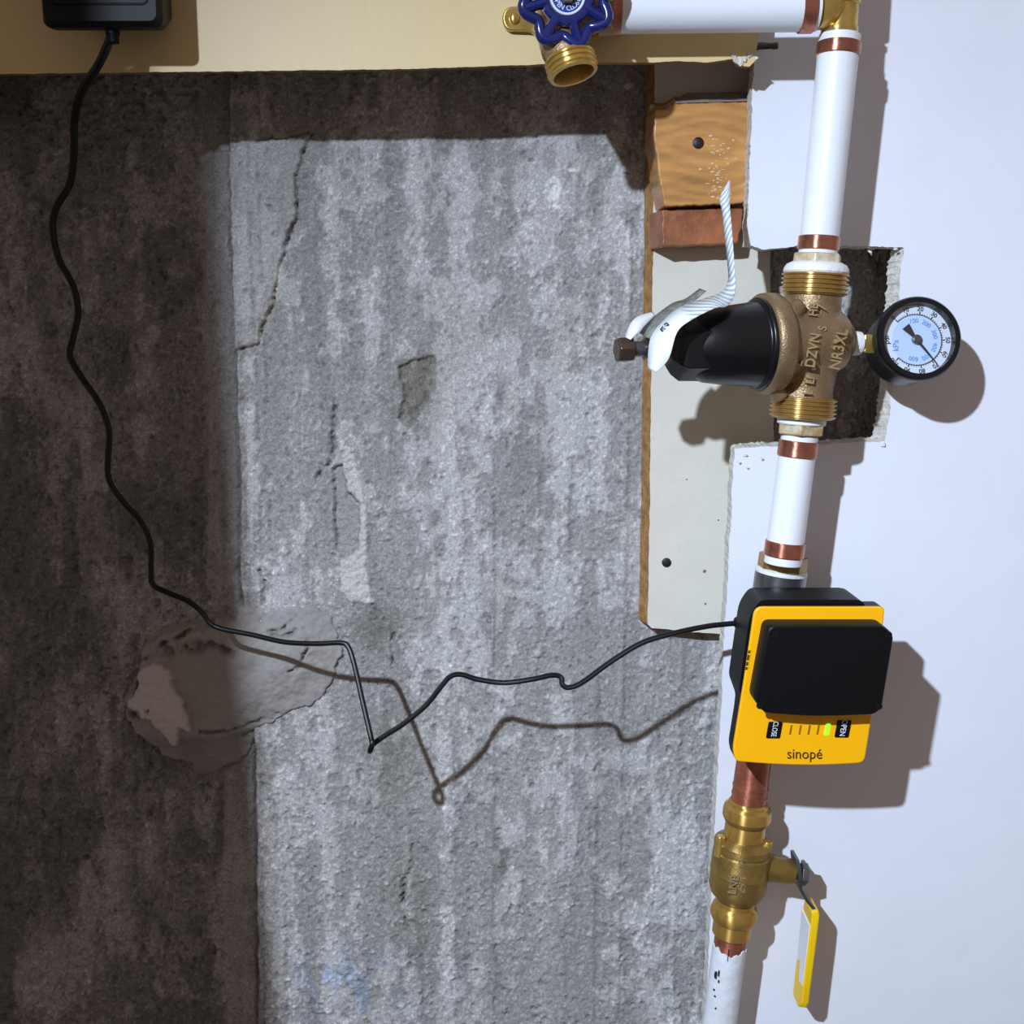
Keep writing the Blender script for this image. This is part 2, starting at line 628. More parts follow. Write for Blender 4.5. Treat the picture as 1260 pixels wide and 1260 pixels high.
# board joints: thin vertical ridges and dark drips
for x0, y0, y1, hh, tone in ((606, 560, 1300, 0.0010, -0.13), (770, 300, 1300, 0.0011, -0.10), (742, 820, 1300, -0.0010, -0.16), (430, 80, 700, -0.0006, -0.10), (478, 100, 600, 0.0005, 0.06), (560, 900, 1300, -0.0005, -0.10), (660, 480, 1000, 0.0006, 0.08), (500, 1040, 1250, -0.0006, -0.1), (395, 60, 560, 0.0005, 0.1), (700, 560, 1260, 0.0005, -0.08), (330, 960, 1300, 0.0006, 0.06), (843, 780, 1300, 0.0006, 0.05)):
    xx = x0 + 3 * (fbm(py / 60, py * 0 + x0, 91, 3) - 0.5) + 0.0 * py
    g = np.exp(-((sx - xx) / 3.2) ** 2) * sstep(y0 - 40, y0 + 40, py) * (1 - sstep(y1 - 40, y1 + 40, py)) * (0.3 + 1.2 * fbm(py / 25, py * 0 + x0, 95, 2))
    H += hh * g
    T *= 1 + tone * g
    w = np.exp(-((sx - xx - 6) / 12) ** 2) * sstep(y0 - 40, y0 + 80, py) * (1 - sstep(y1 - 80, y1 + 40, py))
    T *= 1 - 0.10 * w * fbm(sx / 6, py / 70, 97, 3) * 2
# dark damp stains
for cx, cy, rx, ry, k in ((515, 480, 30, 44, 0.36), (480, 930, 34, 70, 0.30), (465, 775, 30, 36, 0.36), (600, 745, 16, 60, 0.22), (505, 1110, 40, 90, 0.16), (535, 637, 10, 12, 0.42), (432, 620, 16, 70, 0.2), (645, 560, 26, 60, 0.14), (620, 480, 8, 22, 0.3), (560, 410, 40, 50, 0.12), (620, 1060, 9, 18, 0.35), (690, 420, 30, 60, 0.1)):
    g = np.exp(-(((jx - cx) / rx) ** 2 + ((jy - cy) / ry) ** 2) ** 1.3)
    T *= 1 - k * g * (0.6 + 0.8 * mid)
    warm += 0.8 * k * g
# a shallow broken pit
d = poly_sd(jx * 0.35 + px * 0.65 + wx, jy * 0.35 + py * 0.65 + wy, [(490, 452), (512, 440), (537, 438), (536, 478), (522, 500), (506, 528), (488, 516), (498, 488)])
H -= 0.0030 * sstep(-1, 2.5, d)
T *= 1 - 0.30 * sstep(-1, 2.5, d)
warm += 0.3 * sstep(-1, 2.5, d)
# recess with its pale broken rim
rec = [(409, 575), (422, 569), (425, 600), (444, 620), (441, 672), (426, 680), (412, 676)]
pale = [(418, 545), (424, 540), (438, 562), (449, 612), (454, 640), (450, 688), (456, 720), (458, 740), (432, 742), (418, 724), (420, 690), (441, 676), (446, 620), (427, 598)]
ax, ay = px * 0.72 + jx * 0.28 + wx, py * 0.72 + jy * 0.28 + wy
brk = 0.25 + 1.3 * sstep(0.35, 0.65, fbm(px / 11, py / 11, 151, 3))
d = poly_sd(ax, ay, pale)
pm = sstep(-1.2, 1.8, d)
H += 0.0010 * pm
T = T * (1 - pm) + pm * (1.42 + 0.3 * (mid - 0.5))
d = poly_sd(ax, ay, rec)
rm = sstep(-1, 2, d)
H -= 0.0040 * rm
T = T * (1 - 0.75 * rm) + 0.75 * rm * 0.92
for pts, depth, wd in (([(413, 490), (411, 520), (408, 565), (390, 590)], 0.003, 3),
                       ([(484, 775), (484, 815)], 0.004, 2.5), ([(458, 744), (484, 772)], 0.0022, 2.5),
                       ([(508, 1040), (506, 1068), (497, 1082), (495, 1112)], 0.0035, 2.6),
                       ([(320, 700), (327, 720), (322, 738)], 0.0025, 2.2),
                       ([(612, 1180), (618, 1220)], 0.001, 3), ([(497, 1130), (503, 1146)], 0.002, 3),
                       ([(536, 222), (541, 212)], 0.002, 2), ([(322, 252), (332, 254), (338, 263)], 0.003, 2.2)):
    d = line_d(ax, ay, pts)
    g = np.exp(-(d / (wd * 0.75)) ** 2) * brk
    H -= depth * g
    T *= 1 - 0.3 * np.clip(g, 0, 1)
# the slab edge scab at upper left: a raised thin sheet bounded by a crack
crack = [(384, 165), (376, 182), (365, 218), (366, 266), (355, 290), (345, 330), (336, 372), (328, 395), (316, 424), (296, 428)]
scab = [(292, 180)] + crack + [(286, 428), (284, 300), (281, 190)]
d = poly_sd(ax, ay, scab)
sm = sstep(-1.2, 1.6, d)
H += 0.0030 * sm
T = T * (1 - 0.55 * sm) + 0.55 * sm * 0.97
g = np.exp(-(line_d(ax, ay, crack) / 1.5) ** 2) * brk
H -= 0.0026 * g
T *= 1 - 0.3 * np.clip(g, 0, 1)
g = np.exp(-(line_d(ax, ay, [(344, 332), (338, 368), (326, 398), (314, 420)]) / 4.0) ** 2)
warm += 0.6 * g
T *= 1 + 0.25 * g
# vertical arris: boards of the left pour stand back from the right one
arris = [(281, -40), (281, 180), (284, 300), (288, 420), (294, 600), (293, 700), (300, 780), (313, 930), (315, 1100), (318, 1400)]
ex = np.interp(py, [p[1] for p in arris], [p[0] for p in arris]) + 1.6 * (fbm(py / 14, py * 0, 111, 3) - 0.5) * 2
left = 1 - sstep(-1.5, 1.5, px - ex)
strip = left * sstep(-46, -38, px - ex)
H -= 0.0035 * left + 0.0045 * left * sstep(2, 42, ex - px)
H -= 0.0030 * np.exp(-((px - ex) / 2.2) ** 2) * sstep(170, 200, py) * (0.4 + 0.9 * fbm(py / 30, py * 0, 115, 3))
T *= 1 - 0.62 * np.exp(-((px - ex) / 1.7) ** 2) * (0.3 + 1.1 * sstep(0.3, 0.6, fbm(py / 16, py * 0 + 3, 163, 3)))  # groove's shade put into the colour, as the lamp leaves it lit
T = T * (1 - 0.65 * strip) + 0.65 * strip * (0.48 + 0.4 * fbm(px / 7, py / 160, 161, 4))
band = np.exp(-((px - ex - 20) / 7) ** 2)
H += 0.0012 * band * (fbm(px / 5, py / 90, 121, 3))
T *= 1 + 0.22 * band * (fbm(px / 4, py / 70, 123, 3) - 0.35)
for off in (9, 27, 38):
    g = np.exp(-((px - ex - off) / 1.8) ** 2) * (fbm(py / 40, py * 0 + off, 127, 3) > 0.45)
    H -= 0.0009 * g
    T *= 1 - 0.18 * g
# left side: shade deepened in the colour and slightly browner, with blotches and pits
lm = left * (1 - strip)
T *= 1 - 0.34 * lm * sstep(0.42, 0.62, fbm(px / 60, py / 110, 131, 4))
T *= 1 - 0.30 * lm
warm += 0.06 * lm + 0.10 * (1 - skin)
H -= 0.0016 * lm * sstep(0.60, 0.72, fbm(px / 9, py / 11, 133, 2))
# white paint splashes
for cx, cy, rx, ry in ((678, 226, 8, 5), (681, 240, 9, 9), (683, 254, 9, 4), (704, 207, 9, 2.2), (776, 103, 5, 3), (686, 232, 5, 5), (672, 233, 4, 2)):
    g = sstep(0.2, 0.6, np.exp(-(((jx - cx) / rx) ** 2 + ((jy - cy) / ry) ** 2)))
    T = T * (1 - g) + g * 1.95
# faint blue chalk low on the wall
bl = np.exp(-(((px - 430) / 70) ** 2 + ((py - 1215) / 45) ** 2)) * sstep(0.45, 0.65, fbm(px / 10, py / 30, 141, 3))
T = np.clip(T, 0.22, 2.4)
warm = np.clip(warm, 0, 0.6)
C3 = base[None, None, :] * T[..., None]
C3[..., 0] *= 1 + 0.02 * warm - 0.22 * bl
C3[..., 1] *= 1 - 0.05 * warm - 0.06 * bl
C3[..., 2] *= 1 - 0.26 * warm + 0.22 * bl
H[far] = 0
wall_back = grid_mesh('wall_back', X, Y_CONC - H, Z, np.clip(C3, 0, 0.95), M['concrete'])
struct(wall_back, 'rough grey board-formed concrete foundation wall with pits and pale streaks')

# plaster patch smeared over the arris, standing proud of the concrete
gx = np.arange(P(140, 850, Y_CONC).x, P(436, 850, Y_CONC).x, 0.0008)
gz = np.arange(P(290, 968, Y_CONC).z, P(290, 730, Y_CONC).z, 0.0008)
X2, Z2 = np.meshgrid(gx, gz, indexing='ij')
qx, qy = to_px(X2, Z2, Y_CONC)
kx = qx + 6 * (fbm(qx / 12, qy / 12, 7) - 0.5) * 2
ky = qy + 6 * (fbm(qx / 12, qy / 12, 8) - 0.5) * 2
d = poly_sd(kx, ky, PATCH)
bulge = sstep(0, 60, d)
H2 = -0.0085 + 0.0105 * sstep(-0.5, 5, d) + 0.007 * bulge + 0.0028 * (fbm(qx / 40, qy / 40, 9, 4) - 0.5) + 0.0014 * (fbm(qx / 7, qy / 7, 10, 3) - 0.5)
H2 -= 0.006 * sstep(292, 276, qx) * 0.0
T2 = 1.02 + 0.30 * (fbm(qx / 30, qy / 30, 12, 4) - 0.5)
cr = [([(180, 812), (200, 795), (232, 776), (262, 768)], 0.005, 3.6), ([(205, 800), (225, 794), (262, 792), (290, 800)], 0.004, 5),
      ([(332, 778), (350, 774), (366, 757)], 0.0035, 2.4), ([(335, 782), (352, 780), (366, 774)], 0.003, 2.4), ([(377, 772), (382, 795), (374, 812), (360, 824)], 0.003, 2.2),
      ([(424, 798), (416, 830), (402, 852), (390, 870)], 0.003, 1.8), ([(250, 900), (280, 898), (318, 888), (345, 878), (386, 871)], 0.0035, 2.2), ([(166, 850), (170, 830), (172, 812)], 0.004, 2.6),
      ([(156, 868), (168, 882), (186, 880), (190, 868)], 0.004, 2.4), ([(405, 745), (418, 762), (424, 784)], 0.002, 1.8), ([(320, 765), (326, 752)], 0.002, 2), ([(300, 907), (312, 900)], 0.004, 2.6)]
for pts, depth, wd in cr:
    g = np.exp(-(line_d(kx, ky, pts) / wd) ** 2)
    g = g * (0.3 + 1.2 * sstep(0.35, 0.65, fbm(qx / 10, qy / 10, 153, 3)))
    H2 -= depth * g
    T2 *= 1 - 0.3 * np.clip(g, 0, 1)
# the flap of paler smeared filler on its left
flap = [(172, 824), (196, 812), (212, 820), (224, 845), (238, 880), (240, 896), (226, 890), (222, 914), (208, 906), (196, 890), (176, 872), (160, 868)]
rd = poly_sd(kx + 5 * (fbm(qx / 5, qy / 9, 14) - 0.5), ky, flap)
g = sstep(-0.5, 2.5, rd)
H2 += 0.0045 * g
T2 = T2 * (1 - g) + g * (1.9 + 0.2 * (fbm(qx / 6, qy / 6, 15) - 0.5))
low = sstep(895, 915, qy + 0.12 * (qx - 250)) * (1 - g)
H2 -= 0.004 * low
T2 *= 1 - 0.22 * low
d3 = poly_sd(kx, ky, [(172, 805), (205, 778), (262, 768), (290, 745), (410, 750), (425, 800), (400, 860), (330, 885), (250, 898), (232, 880), (200, 815)])
pc = np.array([lin(156), lin(151), lin(147)])
C2 = pc[None, None, :] * np.clip(T2, 0.3, 1.8)[..., None]
pk = np.exp(-(((qx - 258) / 26) ** 2 + ((qy - 950) / 9) ** 2))
C2[..., 1] *= 1 - 0.12 * pk
C2[..., 2] *= 1 - 0.12 * pk
grid_mesh('plaster_patch', X2, Y_CONC - H2, Z2, np.clip(C2, 0, 0.95), M['plaster'], parent=wall_back, mask=d > -3)['label'] = 'rough pale plaster patch on the concrete'

# ------------------------------------------------------------------ floor and an unseen post added outside the frame to shade the left side
mb = MB()
mb.box((0, -0.9, -0.02), (3.2, 3.22, 0.04))
struct(obj('floor', mb, M['floor'], smooth=False), 'grey concrete floor below the pipework')
mb = MB()
mb.box((-0.3458, 0.22, 1.15), (0.14, 0.09, 2.30))
mb.v = [Vector((p.x - (p.z - 1.353) * 0.033, p.y, p.z)) for p in mb.v]
tag(obj('shading_post', mb, M['post'], smooth=False, bevel=0.004), 'unseen dark wooden post added to shade the left side', 'post')

# ------------------------------------------------------------------ drywall with its rough notch
dry = [(934, -20), (933, 52), (958, 53), (958, 60), (929, 62), (926, 110), (924, 180), (921, 240), (919, 302), (942, 307), (985, 302), (1064, 303), (1113, 305),
       (1108, 330), (1106, 372), (1101, 440), (1096, 500), (1089, 543), (1040, 545), (962, 548), (904, 552), (900, 620), (895, 720), (890, 800), (886, 900), (880, 1000), (874, 1130), (866, 1290)]
rag = ragged(dry, 3.0, 0.8, keep={0, len(dry) - 1}, seed=3)
front = [P(x, y, Y_DRY) for x, y in rag]
xb = front[-1].x
back = []
rr = random.Random(9)
for (x, y), p in zip(rag, front):
    q = p + Vector((0, 0.0127, 0))
    if 1085 < x and 300 < y < 545:
        q.x -= 0.0035 + rr.uniform(-0.0006, 0.0010)
    elif y > 540 and y < 552 and x < 1089:
        q.z += 0.0012 + rr.uniform(-0.0003, 0.0006)
    elif 300 < y < 310 and x > 1000:
        q.z -= rr.uniform(0.0, 0.0012)
    back.append(q)
ext = [Vector((xb - 0.02, Y_DRY, 0.0)), Vector((1.6, Y_DRY, 0.0)), Vector((1.6, Y_DRY, 2.3)), Vector((front[0].x, Y_DRY, 2.3))]
mb = MB()
mb.prism(front + ext, None, 0, 1, back=back + [p + Vector((0, 0.0127, 0)) for p in ext])
wall_right = obj('wall_right', mb, [M['drywall'], M['gypsum']], smooth=False)
struct(wall_right, 'white painted drywall with a rough notch cut around the valve')
# torn paper curls along the cut
mb = MB()
for x, y, L, a in ((1062, 304, 9, 0.2), (1068, 308, 8, 0.9), (1100, 306, 6, 0.4), (908, 566, 7, 1.2), (914, 560, 8, 0.2), (936, 562, 6, 1.2), (918, 574, 5, 1.0), (1089, 545, 7, 2.4), (1008, 547, 8, 0.1), (957, 553, 10, 0.1)):
    p = P(x, y, Y_DRY - 0.0004)
    e = Vector((math.cos(a), 0, -math.sin(a))) * L / 2100
    w = Vector((math.sin(a), 0, math.cos(a))) * 1.6 / 2100
    mb.prism([p - w, p + e * 0.5 - w * 0.3 + Vector((0, -0.001, 0)), p + e, p + e * 0.5 + w * 1.3 + Vector((0, -0.0016, 0)), p + w * 0.6], (0, 0.0005, 0))
o = obj('torn_paper', mb, M['gypsum'], parent=wall_right, smooth=False)
o['kind'] = 'stuff'
o['label'] = 'torn paper scraps along the cut'

# ------------------------------------------------------------------ cream backing panel
t = thing('backing_board', 'narrow cream painted fibre panel with brown edge fixed to the concrete', 'panel', P(860, 775, Y_PANEL))
f2 = ragged([(806, 20), (805, 200), (803, 330), (801, 500), (799, 650), (797, 768), (802, 773), (860, 778), (950, 784), (952, 600), (951, 400), (948, 340), (950, 20)], 6, 0.5, seed=5)
b2 = [P(x - (8 if x < 812 else 0), y, Y_PANEL) + Vector((0, 0.0125, 0)) for x, y in f2]
mb = MB()
mb.prism([P(x, y, Y_PANEL) for x, y in f2], None, 0, 1, back=b2)
pan = obj('board_sheet', mb, [M['panel'], M['panel_edge']], t, smooth=False)
mb = MB()
mb.lathe([(0, 0.0031), (0.0008, 0.0030), (0.0013, 0.0018)], P(820, 692, Y_PANEL - 0.00001), (0, -1, 0), 16)
obj('screw_head', mb, M['nail'], t)
mb = MB()
for x, y, r in ((867, 703, 2.2), (868, 743, 1.4), (845, 590, 1.0), (884, 640, 1.2)):
    mb.lathe([(0, r / 1900), (0.00025, r / 2300)], P(x, y, Y_PANEL), (0, -1, 0), 9)
o = obj('spatter', mb, M['raw_wood'], t)
o['kind'] = 'stuff'

# ------------------------------------------------------------------ furring blocks
t = thing('wood_block', 'orange varnished pine block with a nail head and grey painted top', 'block', P(860, 256, 0.665))
o1 = ragged([(806, 130), (840, 127), (930, 125), (930, 249), (870, 252), (818, 254), (812, 222), (804, 165)], 4, 0.6, seed=8)
mb = MB()
mb.prism([P(x, y, 0.658) for x, y in o1], None, 0, 0, back=[P(x, y, 0.658) + Vector((-0.002 if x < 825 else 0, Y_PANEL - 0.658, 0)) for x, y in o1])
obj('block_body', mb, M['pine'], t, bevel=0.0012)
mb = MB()
a = [P(808, 129, 0.658), P(842, 126, 0.658), P(930, 123.5, 0.658), P(930, 112, 0.668), P(845, 114, 0.668), P(826, 124, 0.664)]
mb.prism(a, (0, 0.012, -0.003))
obj('painted_top', mb, M['grey_paint'], t, bevel=0.0006)
mb = MB()
mb.tube([P(798, 140, 0.662), P(803, 131, 0.659), P(818, 131, 0.657), P(828, 124, 0.660), P(832, 120, 0.664)], [0.0015, 0.0022, 0.0019, 0.0014, 0.0007], 8)
obj('bark_strip', mb, M['raw_wood'], t)
mb = MB()
mb.lathe([(0, 0.0034), (0.0008, 0.0033), (0.0014, 0.0022)], P(859, 176, 0.6582), (0, -1, 0), 16)
obj('nail_head', mb, M['nail'], t)
mb = MB()
for k in range(60):  # pale flecks stand in for the glare on the varnish
    x, y = rr.gauss(882, 9), rr.uniform(166, 244)
    p = P(x, y, 0.6579)
    w, h = rr.uniform(.6, 2.6) / 2000, rr.uniform(.3, 1.1) / 2000
    mb.prism([p + Vector((-w, 0, -h)), p + Vector((w, 0, -h * .6)), p + Vector((w * .8, 0, h)), p + Vector((-w * .7, 0, h * .8))], (0, .0004, 0))
o = obj('glare_flecks', mb, M['glare'], t, smooth=False)
o['kind'] = 'stuff'
t = tag(obj('wood_block', MB().prism([P(x, y, 0.664) for x, y in ragged([(815, 258), (914, 256), (913, 280), (908, 299), (870, 301), (815, 304)], 4, 0.6, seed=12)], None, 0, 0,
        back=[P(x, y, 0.664) + Vector((-0.0055 if x < 830 else 0.0, Y_PANEL - 0.664, 0)) for x, y in ragged([(815, 258), (914, 256), (913, 280), (908, 299), (870, 301), (815, 304)], 4, 0.6, seed=12)]),
        M['pine_dark'], bevel=0.001), 'darker reddish wood block tucked directly under the orange block', 'block')

# ------------------------------------------------------------------ yellow board across the top
t = thing('mounting_board', 'cream yellow painted board across the top of the concrete wall', 'board', P(450, 86, Y_BOARD))
top = [(-700, 101), (0, 91), (260, 88), (500, 85), (700, 78), (760, 77), (800, 77), (836, 75), (870, 77), (903, 72), (908, 80), (922, 82), (930, 74), (931, 60), (933, 52)]
rg = ragged(top, 4, 0.35, keep={0, len(top) - 1}, seed=15)
fr = [P(x, y, Y_BOARD) for x, y in rg]
zt = P(0, -330, Y_BOARD).z
fr += [Vector((fr[-1].x, Y_BOARD, zt)), Vector((fr[0].x, Y_BOARD, zt))]
mb = MB()
mb.prism(fr, (0, 0.0045, 0), 0, 1)
obj('board_face', mb, [M['yellow_paint'], M['raw_wood']], t, smooth=False)
mb = MB()
mb.box((-0.50, (Y_BOARD + 0.0045 + Y_CONC - 0.003) / 2, zt - 0.05), (1.2, Y_CONC - 0.003 - Y_BOARD - 0.0045, 0.09))
obj('ledger_strip', mb, M['raw_wood'], t, smooth=False)
mb = MB()
for k in range(9):
    x, y = rr.uniform(903, 931), rr.uniform(62, 80)
    p = P(x, y, Y_BOARD - 0.0003)
    s = rr.uniform(0.8, 2.4) / 1000
    mb.prism([p + Vector((s * math.cos(q) * rr.uniform(.6, 1.3), -rr.uniform(0, .0012), s * math.sin(q) * rr.uniform(.6, 1.3))) for q in [k2 * 1.256 for k2 in range(5)]], (0, 0.0008, 0))
o = obj('splinters', mb, M['gypsum'], t, smooth=False)
o['kind'] = 'stuff'

# ------------------------------------------------------------------ power adapter and its cord
Yf, Yb = 0.580, Y_BOARD
t = thing('power_adapter', 'black plug-in power adapter on the yellow board', 'adapter', P(123, 30, Yb))
xl, xr = P(48, 10, Yf).x, P(198, 30, Yf).x
zb_ = P(120, 31, Yf).z
zt_ = zb_ + 0.085
out = rounded([(xl, zb_), (xr, zb_), (xr, zt_), (xl, zt_)], 0.0045, 5)
mid_, mz = (xl + xr) / 2, (zb_ + zt_) / 2
def lay(sc, y, sz=None):
    return [Vector((mid_ + (x - mid_) * sc, y, mz + (z - mz) * (sz or sc))) for x, z in out]
mb = MB()
mb.rings([lay(0.80, Yb, .70), lay(0.86, Yb - 0.006, .74), lay(0.985, Yf + 0.012, .985), lay(1.0, Yf + 0.008), lay(1.0, Yf + 0.004), lay(0.93, Yf, .95)])
obj('adapter_body', mb, M['adapter'], t, angle=25)
mb = MB()
mb.tube([Vector((mid_ + (x - mid_) * 0.80, Yf - 0.0001, mz + (z - mz) * 0.76)) for x, z in out], 0.0006, 6, closed=True)
obj('label_outline', mb, M['black'], t)
ex0 = P(138, 31, 0.590)
mb = MB()
mb.lathe([(-0.001, 0.0036), (0.002, 0.0036), (0.0022, 0.0031), (0.0060, 0.0029), (0.0062, 0.0024)], Vector((ex0.x, 0.590, zb_)), (0.05, 0, -1), 16)
obj('strain_relief', mb, M['black'], t)
cpts = [(137, 34, .590), (136, 46, .591), (122, 78, .602), (101, 112, .618), (92, 146, .640), (91, 190, .652), (86, 226, .658), (69, 256, .662), (65, 282, .664), (72, 318, .664), (90, 352, .664), (96, 385, .664),
        (90, 415, .664), (86, 438, .663), (100, 464, .662), (122, 496, .660), (134, 530, .660), (133, 560, .660), (134, 590, .660), (152, 618, .662), (172, 640, .663), (185, 668, .662), (186, 700, .661), (188, 719, .660), (206, 729, .659), (232, 740, .658), (249, 754, .657), (259, 767, .656),
        (274, 774, .655), (310, 781, .650), (350, 790, .642), (390, 792, .635), (420, 791, .631), (429, 797, .629), (436, 818, .624), (446, 862, .612), (456, 905, .600), (458, 915, .597), (456, 923, .598), (455, 924, .604), (459, 916, .608), (474, 905, .609), (496, 891, .610), (524, 868, .613), (545, 842, .616),
        (555, 832, .618), (568, 830, .619), (588, 836, .619), (620, 840, .618), (654, 836, .615), (678, 831, .611), (690, 833, .607), (692, 842, .605), (699, 846, .603), (716, 840, .602), (752, 814, .601), (790, 791, .601), (830, 779, .602), (868, 771, .604), (893, 768, .606), (915, 766, .608)]
mb = MB()
sp = spline([P(*c) for c in cpts], 6)
rad = [0.00205 + (0.0006 if i < 100 else 0.0006 * max(0, 1 - (i - 100) / 120)) for i in range(len(sp))]
rad = [0.0016 + 0.0007 * max(0, 1 - i / 170) for i in range(len(sp))]
mb.tube(sp, rad, 10)
tag(obj('power_cable', mb, M['cord']), 'thin black cord sagging across the concrete from adapter to yellow controller', 'cable')

# ------------------------------------------------------------------ pipes with crimp rings
def pex(name, label, ax, Y, y0, y1, hw0, hw1, rings, group=None):
    A, B = P(*ax[0], Y), P(*ax[1], Y)
    t = thing(name, label, 'pipe', P(ax[0][0] + (ax[1][0] - ax[0][0]) * (y1 - ax[0][1]) / (ax[1][1] - ax[0][1]), y1, Y), group)
    def hw(y):
        return hw0 + (hw1 - hw0) * (y - y0) / (y1 - y0)
    mb = MB()
    mb.pxlathe(ax, Y, [(y0, hw(y0) - 1), (y0 + 0.8, hw(y0)), (y1 - 0.8, hw(y1)), (y1, hw(y1) - 1)], 40)
    obj('pipe_wall', mb, M['pex'], t)
    for a, b in rings:
        mb = MB()
        e = 1.9
        mb.pxlathe(ax, Y, [(a, hw(a) - 1), (a, hw(a) + e * .6), (a + 1, hw(a) + e), (b - 1, hw(b) + e), (b, hw(b) + e * .6), (b, hw(b) - 1)], 40)
        # crimp tab
        obj('crimp_ring', mb, M['copper'], t)
    return t

AX1 = ((1031.5, 63), (1007.5, 301))
pex('water_pipe', 'long upright white plastic pipe with copper rings between tee and regulator', AX1, Y_PIPE, 43, 318, 25.2, 23.4, [(53, 69), (291, 308)])
AX2 = ((982, 551), (965.5, 675))
pex('water_pipe', 'short upright white plastic pipe between brass regulator and yellow controller', AX2, Y_PIPE, 536, 694, 22.4, 22.6, [(542, 562), (666, 684)])
# horizontal run along the top
Yh = 0.598
t = thing('water_pipe', 'horizontal white plastic pipe along the top from faucet to tee', 'pipe', P(870, 36, Yh))
A, B = P(742, 15, Yh), P(1006, 12, Yh)
L = (B - A).length
rp = 25.0 / ppm(A)
mb = MB()
mb.lathe([(0, rp - .0004), (0.0003, rp), (L - .0003, rp), (L, rp - .0004)], A, B - A, 40)
obj('pipe_wall', mb, M['pex'], t)
s = 1 / ppm(A)
mb = MB()
k0, k1 = L - 22 * s, L - 5 * s
mb.lathe([(k0, rp - .0003), (k0, rp + .0006), (k0 + .0004, rp + .0009), (k1 - .0004, rp + .0009), (k1, rp + .0006), (k1, rp - .0003)], A, B - A, 40)
obj('crimp_ring', mb, M['copper'], t)

# brass tee
t = thing('pipe_tee', 'brass tee fitting in the top right corner joining the white pipes', 'fitting', P(1033, 43, Y_PIPE))
axt = ((1036, -20), (1031.8, 60))
mb = MB()
mb.pxlathe(axt, Y_PIPE, [(-40, 20), (-12, 20), (0, 20.5), (2, 23.5), (7, 23.5), (8, 21.5), (34, 21.5), (36, 22.5), (40, 22.5), (44, 21)], 36)
obj('tee_run', mb, M['brass'], t)
mb = MB()
mb.lathe([(-0.002, rp * .92), (0.006, rp * .92), (0.008, rp * .8), (0.016, rp * .8)], P(1007, 12, Yh), P(1030, 12, Yh + .004) - P(1007, 12, Yh), 30)
obj('tee_branch', mb, M['brass'], t)
mb = MB()
mb.pxlathe(axt, Y_PIPE, [(-160, 25), (-6, 25), (-5, 24)], 36)
t = tag(obj('water_pipe', mb, M['pex']), 'white plastic pipe rising out of the top of the brass tee', 'pipe')

# ------------------------------------------------------------------ hose faucet with blue handwheel
t = thing('hose_faucet', 'brass hose faucet with blue enamelled handwheel on the yellow board', 'faucet', P(697, 20, Y_BOARD))
c0 = P(697, 5, Y_BOARD)
mb = MB()
fl = rounded([(617, 22), (622, 8), (655, 5), (690, -10), (740, 5), (772, 8), (776, 22), (772, 36), (740, 40), (668, 58), (655, 38), (622, 37)], [6, 8, 6, 10, 6, 8, 6, 8, 6, 10, 6, 8], 4)
mb.prism([P(x, y, Y_BOARD - 0.005) for x, y in fl], (0, 0.005, 0))
obj('wall_flange', mb, M['brass'], t, bevel=0.0012, bseg=3)
mb = MB()
mb.lathe([(0, .0030), (.0012, .0028), (.0020, .0016)], P(633, 23, Y_BOARD - 0.005), (0, -1, 0), 14)
obj('flange_screw', mb, M['brass'], t)
mb = MB()
mb.lathe([(0, .0150), (.008, .0140), (.012, .0155), (.022, .0150), (.026, .0115), (.030, .0105)], P(697, 12, Y_BOARD), (0, -1, -.04), 30)
sp_ = P(706, 92, 0.580)
s0 = P(697, 22, 0.600)
ax_ = (Vector((0.26, -0.20, -1))).normalized()
mb.tube(spline([P(690, 14, .602), P(690, 38, .596), P(695, 60, .584), sp_ - ax_ * .009], 5), [.0135] * 6 + [.0125] * 5 + [.0115] * 5, 24)
mb.tube([P(672, 20, .612), P(676, 48, .610), P(684, 74, .604)], [.006, .006, .004], 12)
body = obj('faucet_body', mb, M['bronze'], t)
rm_ = body.modifiers.new('remesh', 'REMESH')
rm_.mode = 'VOXEL'
rm_.voxel_size = 0.0008
rm_.use_smooth_shade = True
sm_ = body.modifiers.new('smooth', 'SMOOTH')
sm_.iterations = 6
# threaded hose outlet, open at the end
prof = [(-.0110, .0100), (-.0100, .0122)]
for k in range(3):
    a = -.0092 + k * .0027
    prof += [(a, .0124), (a + .0006, .0135), (a + .0013, .0135), (a + .0019, .0124)]
prof += [(-.0006, .0130), (0, .0126), (0, .0108), (-.002, .0102), (-.0105, .0100)]
mb = MB()
mb.lathe(prof, sp_, ax_, 36, cap0=False)
obj('hose_outlet', mb, M['brass'], t)
# handwheel
hc = P(698, -4, 0.572)
hn = Vector((0.03, -1, -0.10)).normalized()
hu = Vector((1, 0, 0.0))
hu = (hu - hn * hu.dot(hn)).normalized()
hv = hn.cross(hu) * -1
if hv.z < 0:
    hv = -hv
sp1 = 1 / ppm(hc)
def wheel_pt(r, ang, off=0):
    """angle measured in the picture: 0 = right, growing downwards"""
    q = math.radians(ang)
    return hc + (hu * math.cos(q) - hv * math.sin(q)) * r * sp1 + hn * off
rim = []
for k in range(96):
    a = k * 3.75
    ph = (a - 29.5) / 45.0
    w = abs(math.cos(math.pi * ph))
    r = 45 + 11.5 * w ** 1.7
    rim.append(wheel_pt(r, a, 0.0016 * w))
wheel = MB()
wheel.tube(rim, .0029, 12, closed=True)
wh = obj('handwheel', wheel, M['blue'], t)
mb = MB()
mb.tube([wheel_pt(28, k * 7.5, 0.001) for k in range(48)], .0027, 10, closed=True)
obj('wheel_ring', mb, M['blue'], wh)
